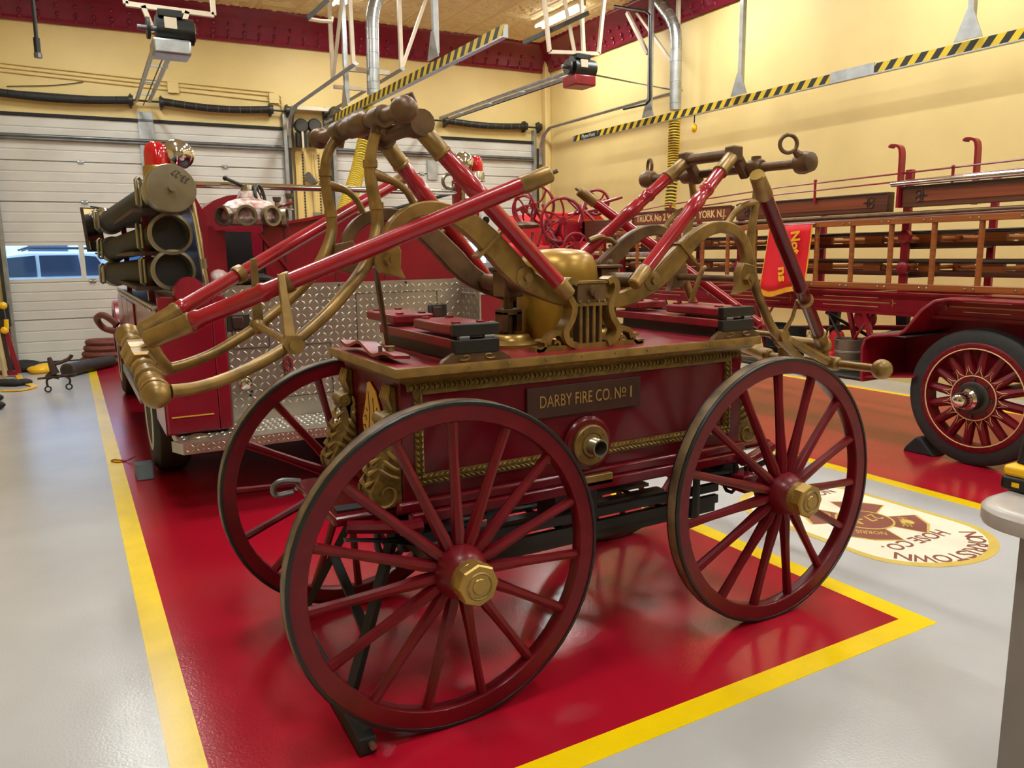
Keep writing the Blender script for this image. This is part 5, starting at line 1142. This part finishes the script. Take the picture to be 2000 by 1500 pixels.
# silver ducts with yellow flexible hoses
def duct(lab, pts, hose, r=.085, hr=.075):
    t = thing('exhaust_duct', lab, 'duct', pts[-1])
    MB().tube(cat_path(pts, 5), r, 16).obj('duct_pipe', 'galv', t)
    P = cat_path(pts, 5)
    for k in range(2, len(P)-1, 2): MB().torus(P[k], P[k+1]-P[k], r, .006, 16, 5).obj('duct_seam', 'galv', t)
    H = cat_path(hose, 12); MB().tube(H, hr*.9, 12).obj('flex_hose', 'hazard_black', t)
    rb_ = MB()
    acc = 0
    for k in range(len(H)-1):
        d = H[k+1]-H[k]; n = max(1, int(d.length/.048))
        for j in range(n): rb_.torus(lerp(H[k], H[k+1], j/n), d, hr, .014, 14, 5)
    tag(rb_.obj('hose_rib', 'hose_yellow', t), kind='stuff')
YD = 10.3
duct('silver spiral duct with a yellow flexible hose feeding the left striped rail', [PY(765, -40, YD), PY(738, -5, YD), PY(728, 35, YD), PY(728, 90, YD), PY(729, 160, YD), PY(730, 185, YD)],
     [PY(722, 215, YD), PY(712, 270, YD-.5), PY(700, 330, YD-1.2), PY(685, 380, YD-2), PY(668, 430, YD-2.6), PY(655, 470, YD-3)])
XD = 8.2
duct('silver spiral duct with a straight yellow hose beside the right wall', [PX(1265, -25, XD), PX(1290, 8, XD), PX(1312, 40, XD), PX(1320, 70, XD), PX(1320, 120, XD), PX(1319, 215, XD)],
     [PX(1318, 222, 8.1), PX(1316, 280, 8.05), PX(1314, 340, 8.0), PX(1308, 410, 7.9)])
pl = thing('pull_handle', 'yellow pull handle hanging under the right striped rail', 'handle', PX(1356, 250, 7.9))
MB().sph(PX(1356, 250, 7.9), .06, 10, 8, (.6, .8, 1)).obj('grip', 'plastic_yellow', pl); MB().cyl(PX(1356, 240, 7.9), PX(1357, 218, 7.88), .008, n=6).obj('cord', 'black', pl); MB().box(tuple(PX(1358, 220, 7.9)-V((.03, .06, .03))), tuple(PX(1358, 220, 7.9)+V((.03, .06, .03)))).obj('trolley', 'steel', pl)
# door operators on their rails
def operator(lab, head, tail, hang, red):
    t = thing('door_opener', lab, 'door opener', head-V((0, 0, .2)))
    hy = head
    sd = 1
    for dx in (-.09, .09): MB().cyl(tail+V((dx, 0, 0)), head+V((dx, .15, .02)), .028, n=8).obj('guide_rail', 'galv', t)
    MB().cyl(tail+V((0, 0, -.06)), head+V((0, .1, -.05)), .008, n=6).obj('drive_chain', 'dark_steel', t)
    for k in range(4): p = lerp(tail, head, .15+.25*k); MB().bar(p-V((.12, 0, 0)), p+V((.12, 0, 0)), .03, .02).obj('rail_tie', 'galv', t)
    MB().box(tuple(head+V((-.17, -.20, -.20))), tuple(head+V((.17, .12, -.06)))).obj('gear_case', 'ladder_red' if red else 'galv', t, bev=.02)
    MB().cyl(head+V((-.12, -.04, .05)), head+V((.22, -.04, .05)), .12, n=20).obj('motor', 'black', t); MB().cyl(head+V((.22, -.04, .05)), head+V((.235, -.04, .05)), .09, n=18).obj('motor_cap', 'chrome', t); MB().box(tuple(head+V((-.05, -.165, .04))), tuple(head+V((.06, -.14, .14)))).obj('name_label', 'strut_white', t)
    MB().cyl(head+V((-.28, -.04, .05)), head+V((-.12, -.04, .05)), .025, n=10).obj('drive_shaft', 'steel', t); MB().cyl(head+V((-.2, -.04, .05)), head+V((-.17, -.04, .05)), .10, n=16).obj('pulley', 'dark_steel', t); MB().box(tuple(head+V((-.1, -.14, .15))), tuple(head+V((.12, .06, .22)))).obj('control_box', 'black', t, bev=.01)
    for p, q in hang: MB().bar(p, q, .045, .045).obj('hanger_angle', 'strut_white', t)
    return t
h1 = PY(330, 72, 8.6); t1 = WP(PY(275, 180, 13.9).x, 3.98, .25)
operator('grey door opener with a black motor on its rail over the left door', h1, t1, [(h1+V((-.35, .1, .28)), h1+V((.45, .1, .28))), (h1+V((-.35, .1, .28)), V((h1.x-.3, h1.y+.1, 5.48))), (h1+V((.45, .1, .28)), V((h1.x+.42, h1.y+.1, 5.48))), (h1+V((.12, .1, .05)), h1+V((.2, .1, .28))), (h1+V((-.12, .1, .05)), h1+V((-.2, .1, .28)))], False)
h2 = PY(1128, 142, 9.2); t2 = WP(6.25, 4.02, .3)
operator('black and red door opener on a long rail over the right door', h2, t2, [(h2+V((-.45, 0, .22)), h2+V((.35, 0, .28))), (h2+V((-.45, 0, .22)), V((h2.x-.6, h2.y, 5.48))), (h2+V((-.05, 0, .26)), V((h2.x-.28, h2.y+.1, 5.48))), (h2+V((.1, 0, .26)), V((h2.x+.1, h2.y+.1, 5.48))), (h2+V((.35, 0, .28)), V((h2.x+.5, h2.y, 5.48)))], True)
MB().tube([h2+V((.25, 0, 0)), PX(1230, 160, 8.3), PX(1310, 175, 8.5)], .012, 6).obj('supply_cable', 'dark_steel', [o for o in bpy.data.objects if o.name.startswith('door_opener') and o.type == 'EMPTY'][-1])
# bracket plate on the left door where the opener arm lands
m = MB(); wbox(m, 1.2, 1.42, 2.9, 3.85, .005, .03); m.obj('arm_plate', 'galv', DOORS[0])
m = MB(); wbox(m, 6.0, 6.2, 2.95, 3.3, .005, .03); m.obj('arm_plate', 'galv', DOORS[1])
# horizontal tracks of the doors
def track(lab, pts, ties=()):
    t = thing('door_track', lab, 'door track', pts[0])
    MB().tube(pts, .045, 4, flat=.6).obj('track_rail', 'galv', t)
    for p, q, s in ties: MB().bar(p, q, s, s).obj('track_hanger', 'strut_white', t)
xa, xb2 = D1[1]+.10, D2[0]-.10
za = 3.98
tA = [WP(xa, 3.4, .12), WP(xa, 3.7, .14), WP(xa, 3.9, .26), V((xa, 13.3, za+.03)), V((xa, 10.2, za+.06))]
tB = [WP(xb2, 3.4, .12), WP(xb2, 3.7, .14), WP(xb2, 3.9, .26), V((xb2, 13.3, za+.03)), V((xb2, 10.2, za+.06))]
track('galvanised door track curving out beside the cream pilaster for the left door', tA, [(V((xa, 11.2, za+.06)), V((xa, 11.2, 5.48)), .05), (V((xa, 10.3, za+.06)), V((xa-.02, 10.3, 5.48)), .05), (V((xa, 11.2, za+.06)), V((xa, 10.3, 5.48)), .04), (V((xa, 10.7, za+.1)), V((xb2, 10.7, za+.1)), .06)])
track('galvanised door track beside the silver duct for the right door', tB, [(V((xb2, 11.2, za+.06)), V((xb2, 11.2, 5.48)), .05), (V((xb2, 10.25, za+.06)), V((xb2, 10.25, 5.48)), .05), (V((xb2, 10.25, za+.06)), V((xb2+.6, 10.25, 5.48)), .04), (V((xa+.1, 11.5, za+.02)), V((xb2, 11.5, za+.02)), .05)])
xc = D2[1]+.12
track('dark door track running along the right wall under the cornice', [WP(xc, 3.3, .12), WP(xc, 3.65, .14), WP(xc, 3.85, .26), V((xc, 13.1, 3.95)), V((xc, 9.4, 3.98))], [(V((xc, 9.5, 3.98)), V((xc, 9.5, 5.48)), .05), (V((xc, 9.5, 4.3)), V((xc, 10.6, 5.48)), .04)])
xl = D1[0]-.12
# rubber pull cord and black pipe hanging at the far left
hp_ = thing('hanging_cable', 'black hanging cable with a plug at the top left', 'cable', PY(75, 105, 9))
MB().tube([PY(60, -40, 9), PY(64, 0, 9), PY(68, 40, 9), PY(71, 75, 9)], .018, 8).obj('cable', 'black', hp_); MB().cyl(PY(71, 74, 9), PY(74, 105, 9), .03, n=10).obj('plug', 'black', hp_); MB().cyl(PY(74, 104, 9), PY(75, 113, 9), .035, n=8).obj('plug_end', 'steel', hp_)
# heater pipe near the right-hand fixture
bp_ = thing('gas_pipe', 'thin black pipe dropping from the ceiling beside the silver duct', 'pipe', PX(1268, 200, 7.7))
MB().tube([PX(1200, 12, 7.7), PX(1262, 22, 7.7), PX(1270, 30, 7.7), PX(1270, 195, 7.7), PX(1262, 203, 7.7), PX(1218, 213, 7.7)], .02, 8).obj('pipe', 'black', bp_)
MB().bar(PX(1225, 25, 7.9), PX(1265, 105, 7.9), .05, .05).obj('slotted_brace', 'strut_white', bp_)
# dark angle bracket with its clip beside the upper left strip light
lb = thing('pipe_bracket', 'small dark bracket hanging by the strip light at the top edge', 'bracket', PY(610, 36, 9))
MB().bar(PY(600, 36, 9), PY(640, 0, 9), .05, .05).obj('dark_arm', 'dark_steel', lb); MB().tube([PY(603, 37, 9), PY(625, 41, 9), PY(648, 42, 9), PY(648, 33, 9)], .022, 6).obj('white_clip', 'strut_white', lb)
lb = thing('pipe_bracket', 'dark bar hanging beside the right strip light', 'bracket', PY(1090, 60, 9.5))
MB().bar(PY(1022, 84, 9.5), PY(1150, 25, 9.0), .05, .05).obj('dark_arm', 'dark_steel', lb)
# chain hoist drums by the pilaster
for (a, b), lab in (((588, 246), 'left round dark chain hoist cover on top of the pilaster'), ((614, 246), 'right round dark chain hoist cover on top of the pilaster'), ((655, 222), 'larger round dark hoist cover beside the striped rail end')):
    c = PY(a, b, 13.55); ho = thing('chain_hoist', lab, 'hoist', c)
    MB().lathe([(.05, -.06), (.115, -.05), (.12, .02), (.10, .05)], c, (0, -1, 0), 22).obj('cover', 'dark_steel', ho); MB().box((c.x-.08, c.y-.02, c.z-.34), (c.x+.08, c.y+.1, c.z-.1)).obj('mount', 'black', ho); MB().bar(c+V((0, -.06, -.1)), c+V((0, -.06, -.36)), .03, .03).obj('pull_bar', 'strut_white', ho)
m = MB(); wbox(m, 3.55, 4.2, 4.02, 4.08, .05, .2); tag(m.obj('shelf_angle', 'strut_white', None), 'pale steel angle on the wall above the pilaster', 'bracket')
# ================================================================ smaller things about the floor
# floor emblem
DX, DY = 3.965, 2.83
def stadium(w, l, z, n=16):
    pts = []
    for k in range(n+1): a = PI*k/n; pts.append(V((DX+w*math.cos(a), DY+l+w*.80*math.sin(a), z)))
    for k in range(n+1): a = PI+PI*k/n; pts.append(V((DX+w*math.cos(a), DY-l+w*.80*math.sin(a), z)))
    return pts
dc = thing('floor_emblem', 'cream and gold floor emblem of a hose company beside the right wheel', 'floor sign', (DX, DY, 0))
MB().prism(stadium(.475, .36, .0005), (0, 0, .0012)).obj('gold_border', 'decal_gold', dc); MB().prism(stadium(.43, .345, .001), (0, 0, .0014)).obj('cream_field', 'decal_cream', dc)
ux, uy = (-1, 0, 0), (0, -1, 0)
def arc(R, s): return lambda x: s*(math.sqrt(max(1e-4, R*R-x*x))-R)
OA = V((DX, DY-.345, .0028))
wd = {'N': .085, 'O': .09, 'R': .074, 'I': .018, 'S': .07, 'T': .072, 'W': .115}
tot = sum(wd[ch]+.02 for ch in 'NORRISTOWN'); run = 0
for ch in 'NORRISTOWN':
    t = math.radians(-68+136*(run+wd[ch]/2+.01)/tot); run += wd[ch]+.02
    rad = V((-math.sin(t), -math.cos(t)*.86, 0)); tg = V((-math.cos(t), math.sin(t)*.86, 0)).normalized()
    lettering(ch, .135, OA+rad*.345, tg, V((tg.y, -tg.x, 0))*(1 if V((tg.y, -tg.x, 0)).dot(rad) > 0 else -1), 'decal_brown', dc, width=wd[ch], depth=.001, bold=.002)
lettering('HOSE CO.', .125, (DX-.03, DY-.385, .0028), ux, uy, 'decal_brown', dc, width=.50, depth=.001, bold=.002)
lettering('NORRISTOWN', .11, (DX, DY+.45, .0028), ux, uy, 'decal_brown', dc, width=.66, depth=.001, bold=.002)
CXm, CYm = DX+.02, DY-.03
for a in range(4):
    t = PI/4+a*PI/2; u = V((math.cos(t), math.sin(t), 0)); v2 = V((-math.sin(t), math.cos(t), 0)); o = V((CXm, CYm, .0024))
    for g, z, m in ((.012, 0, 'decal_gold'), (0, .0006, 'decal_brown')):
        MB().prism([o+V((0, 0, z))+u*.06-v2*(.05+g), o+V((0, 0, z))+u*(.30+g)-v2*(.15+g), o+V((0, 0, z))+u*(.335+g*1.4), o+V((0, 0, z))+u*(.30+g)+v2*(.15+g), o+V((0, 0, z))+u*.06+v2*(.05+g)], (0, 0, .0006)).obj('cross_arm', m, dc)
for r, z, m in ((.165, .0036, 'decal_gold'), (.152, .0041, 'decal_brown')): MB().cyl((CXm, CYm, z-.001), (CXm, CYm, z+.0004), r, n=36).obj('cross_disc', m, dc)
lettering('27-A', .13, (CXm, CYm, .0052), ux, uy, 'decal_gold', dc, width=.24, depth=.0008)
for tx, px, py, ang_ in (('NORRIS', -.155, -.155, -PI/4), ('HOSE', .155, -.15, PI/4), ('CO', -.155, .15, PI/4)):
    lettering(tx, .075, (CXm+px, CYm+py, .0042), (-math.cos(ang_), -math.sin(ang_), 0), (math.sin(ang_), -math.cos(ang_), 0), 'decal_gold', dc, width=.16, depth=.0008)
MB().prism([V((CXm+a, CYm+b, .0036)) for a, b in ((.12, -.18), (.15, -.16), (.165, -.20), (.20, -.185), (.21, -.15), (.185, -.12), (.155, -.13), (.13, -.15))], (0, 0, .0008)).obj('gold_mark', 'decal_gold', dc)
# grey rounded bench top in the corner of the picture
TBz = .90; p0 = PZ(1926, 988, TBz)
tb = thing('work_table', 'pale grey table with a thick rounded edge at the lower right corner', 'table', (p0.x+.55, p0.y-.35, 0))
ctr = V((p0.x+.44, p0.y-.40, 0))
def rrect(hx, hy, r, n=8):
    out = []
    for cx_, cy_, a0 in ((hx-r, hy-r, 0), (-hx+r, hy-r, PI/2), (-hx+r, -hy+r, PI), (hx-r, -hy+r, 1.5*PI)):
        for k in range(n+1): a = a0+PI/2*k/n; out.append((cx_+r*math.cos(a), cy_+r*math.sin(a)))
    return out
ps = []
mbt = MB(); prof_t = [(-.02, TBz-.06), (-.004, TBz-.056), (0, TBz-.045), (0, TBz-.016), (-.008, TBz-.006), (-.024, TBz), (-.05, TBz-.002)]
n = None; vs = []
for o, z in prof_t:
    q = rrect(.46+o, .46+o, .14+o); n = len(q); vs += [ctr+V((x, y, z)) for x, y in q]
fs = [(i*n+k, i*n+(k+1) % n, (i+1)*n+(k+1) % n, (i+1)*n+k) for i in range(len(prof_t)-1) for k in range(n)]+[tuple(range((len(prof_t)-1)*n, len(prof_t)*n)), tuple(range(n-1, -1, -1))]
mbt.add(vs, fs); mbt.obj('table_top', 'table_grey', tb)
pl_ = PZ(1993, 1040, TBz-.06)
cab_ = MB().box((pl_.x, pl_.y-.80, .0), (pl_.x+.8, pl_.y, TBz-.06)).obj('side_panel', 'table_panel', tb)
MB().box((pl_.x-.004, pl_.y-.10, .0), (pl_.x+.004, pl_.y-.085, TBz-.09)).obj('panel_seam', 'black', tb)
tl = thing('cordless_tool', 'black and yellow battery tool standing on the grey table', 'power tool', PZ(1985, 955, TBz))
c = PZ(1995, 958, TBz)
MB().box((c.x-.035, c.y-.05, TBz), (c.x+.12, c.y+.045, TBz+.045)).obj('battery', 'black', tl, bev=.012); MB().box((c.x-.035, c.y-.045, TBz+.043), (c.x+.10, c.y+.04, TBz+.075)).obj('battery_clip', 'plastic_yellow', tl, bev=.01); MB().cyl((c.x+.03, c.y, TBz+.07), (c.x+.06, c.y, TBz+.16), .032, n=16).obj('grip', 'black', tl); MB().box((c.x-.037, c.y-.01, TBz+.015), (c.x-.034, c.y+.01, TBz+.028)).obj('yellow_mark', 'plastic_yellow', tl)
# ---- clutter at the left by the door
def pf(a, b, z=0): return PZ(a, b, z)
hr = thing('hose_roll', 'coiled brown hose lying on the floor by the truck and the door', 'hose', pf(206, 712))
c = pf(205, 712)
for k in range(4): MB().torus((c.x+.02, c.y+.1, .06+k*.09), (.05, .03, 1), .30-.03*k, .05, 26, 8).obj('hose_coil', 'hose_brown', hr)
h2_ = PX(212, 635, .35); lp = MB().tube(cat_path([V((.42, 9.2, .90)), V((.30, 9.3, 1.0)), V((.24, 9.5, .95)), V((.30, 9.6, .84)), V((.42, 9.5, .80))], 5), .035, 10); tag(lp.obj('hose_loop', 'hose_brown', None), 'loop of brown hose hanging on the left flank of the truck', 'hose')
dh = thing('black_hose', 'short thick black hose with an open end lying on the floor', 'hose', pf(160, 720))
q0, q1 = pf(131, 724, .09), pf(188, 710, .09); MB().tube([q0, lerp(q0, q1, .5), q1+V((.2, .2, 0))], .09, 14).obj('hose_body', 'hose_black', dh); d = (q1-q0).normalized(); MB().lathe([(.095, .06), (.10, .0), (.07, -.005), (.06, .05)], q0, d, 18, caps=False).obj('hose_lip', 'brown_iron', dh)
# cast iron horned stand on thin legs
ci = thing('iron_stand', 'rusty antler shaped iron stand on two curved legs on the floor', 'iron stand', pf(112, 762))
c0 = pf(112, 765); Yc = c0.y
def pc(a, b): return PY(a, b, Yc)
MB().tube([pc(73, 740), pc(112, 735), pc(151, 731)], [.012, .022, .012], 8).obj('cross_bar', 'brown_iron', ci); MB().prism([pc(88, 735), pc(95, 727), pc(108, 724), pc(112, 736), pc(116, 741), pc(104, 739)], (0, .05, 0)).obj('iron_plate', 'brown_iron', ci)
MB().tube(cat_path([pc(108, 730), pc(102, 715), pc(98, 705), pc(96, 698)], 4), [.05-.0025*k for k in range(13)], 8).obj('short_horn', 'brown_iron', ci); MB().tube(cat_path([pc(102, 712), pc(118, 708), pc(132, 702), pc(138, 697), pc(140, 693)], 4), .022, 8).obj('long_horn', 'brown_iron', ci)
for a, s in ((94, -1), (135, 1)):
    e = (94, 760) if s < 0 else (135, 755); top = (100, 738) if s < 0 else (127, 735)
    MB().tube(cat_path([pc(*top), pc(top[0]+s*8, top[1]+4), pc(e[0]+s*2-s*0, e[1]-10), pc(e[0], e[1]-4)], 4), .013, 8).obj('curved_leg', 'dark_steel', ci); MB().torus(pc(*e), (0, 1, 0), .032, .010, 18, 6).obj('leg_ring', 'dark_steel', ci)
# straps, gloves and bags
def lump(name, lab, cat, pts, r, m, extra=None):
    o = thing(name, lab, cat, pts[0]); 
    for k, p in enumerate(pts): MB().sph(p+V((0, 0, r*.4)), r*(.8+.4*random.random()), 10, 7, (1.2, 1.0, .55)).obj('fold', m, o)
    return o
lump('work_glove', 'bright yellow rubber glove bundle on the floor by the left door', 'glove', [pf(70, 727), pf(80, 729), pf(86, 724)], .11, 'plastic_yellow')
lump('black_bag', 'black bag next to the yellow gloves against the left door', 'bag', [pf(46, 722), pf(55, 722), pf(50, 726)], .14, 'black_matte')
st = thing('yellow_strap', 'yellow webbing strap trailing across the grey floor at left', 'strap', pf(40, 758))
MB().strip(cat_path([pf(36, 733, .02), pf(40, 740, .02), pf(50, 748, .02), pf(62, 752, .015), pf(66, 756, .012), pf(40, 762, .012), pf(5, 763, .012)], 4), .035, (0, 0, 1), .012).obj('webbing', 'plastic_yellow', st)
lump('black_glove', 'black work gloves on the yellow strap at the left edge', 'glove', [pf(8, 752), pf(20, 753), pf(32, 754), pf(46, 752)], .09, 'black_matte')
# leaning red pole rack at the left edge
rk = thing('tool_rack', 'red steel rack with yellow knobs leaning at the far left edge', 'tool rack', pf(30, 735))
Yr = pf(30, 735).y
def pr2(a, b, dy=0): return PY(a, b, Yr+dy)
MB().bar(pr2(10, 640), pr2(37, 728), .06, .06).obj('red_post', 'ladder_red', rk); MB().bar(pr2(0, 625), pr2(22, 732), .07, .05).obj('dark_post', 'plate_brown', rk); MB().box(tuple(pr2(-14, 640)), tuple(pr2(16, 595)+V((0, .2, 0)))).obj('black_panel', 'black_matte', rk); MB().bar(pr2(-15, 728), pr2(34, 728), .08, .06).obj('red_foot', 'ladder_red', rk)
for a, b in ((6, 597), (9, 645)): MB().sph(pr2(a, b, -.1), .05, 12, 8).obj('yellow_knob', 'plastic_yellow', rk)
MB().cyl(pr2(12, 624, -.1), pr2(13, 642, -.1), .03, n=10).obj('yellow_grip', 'plastic_yellow', rk); MB().cyl(pr2(7, 600, -.1), pr2(12, 624, -.1), .008, n=6).obj('steel_rod', 'steel', rk); MB().tube(cat_path([pr2(-5, 660, -.1), pr2(4, 700, -.1), pr2(10, 735, -.1)], 4), .03, 8).obj('pale_hose', 'cream_strap', rk)
bx_ = lump('dark_bundle', 'dark bundle cut off by the left edge of the picture', 'bag', [PZ(-12, 800), PZ(-14, 785)], .11, 'black_matte')
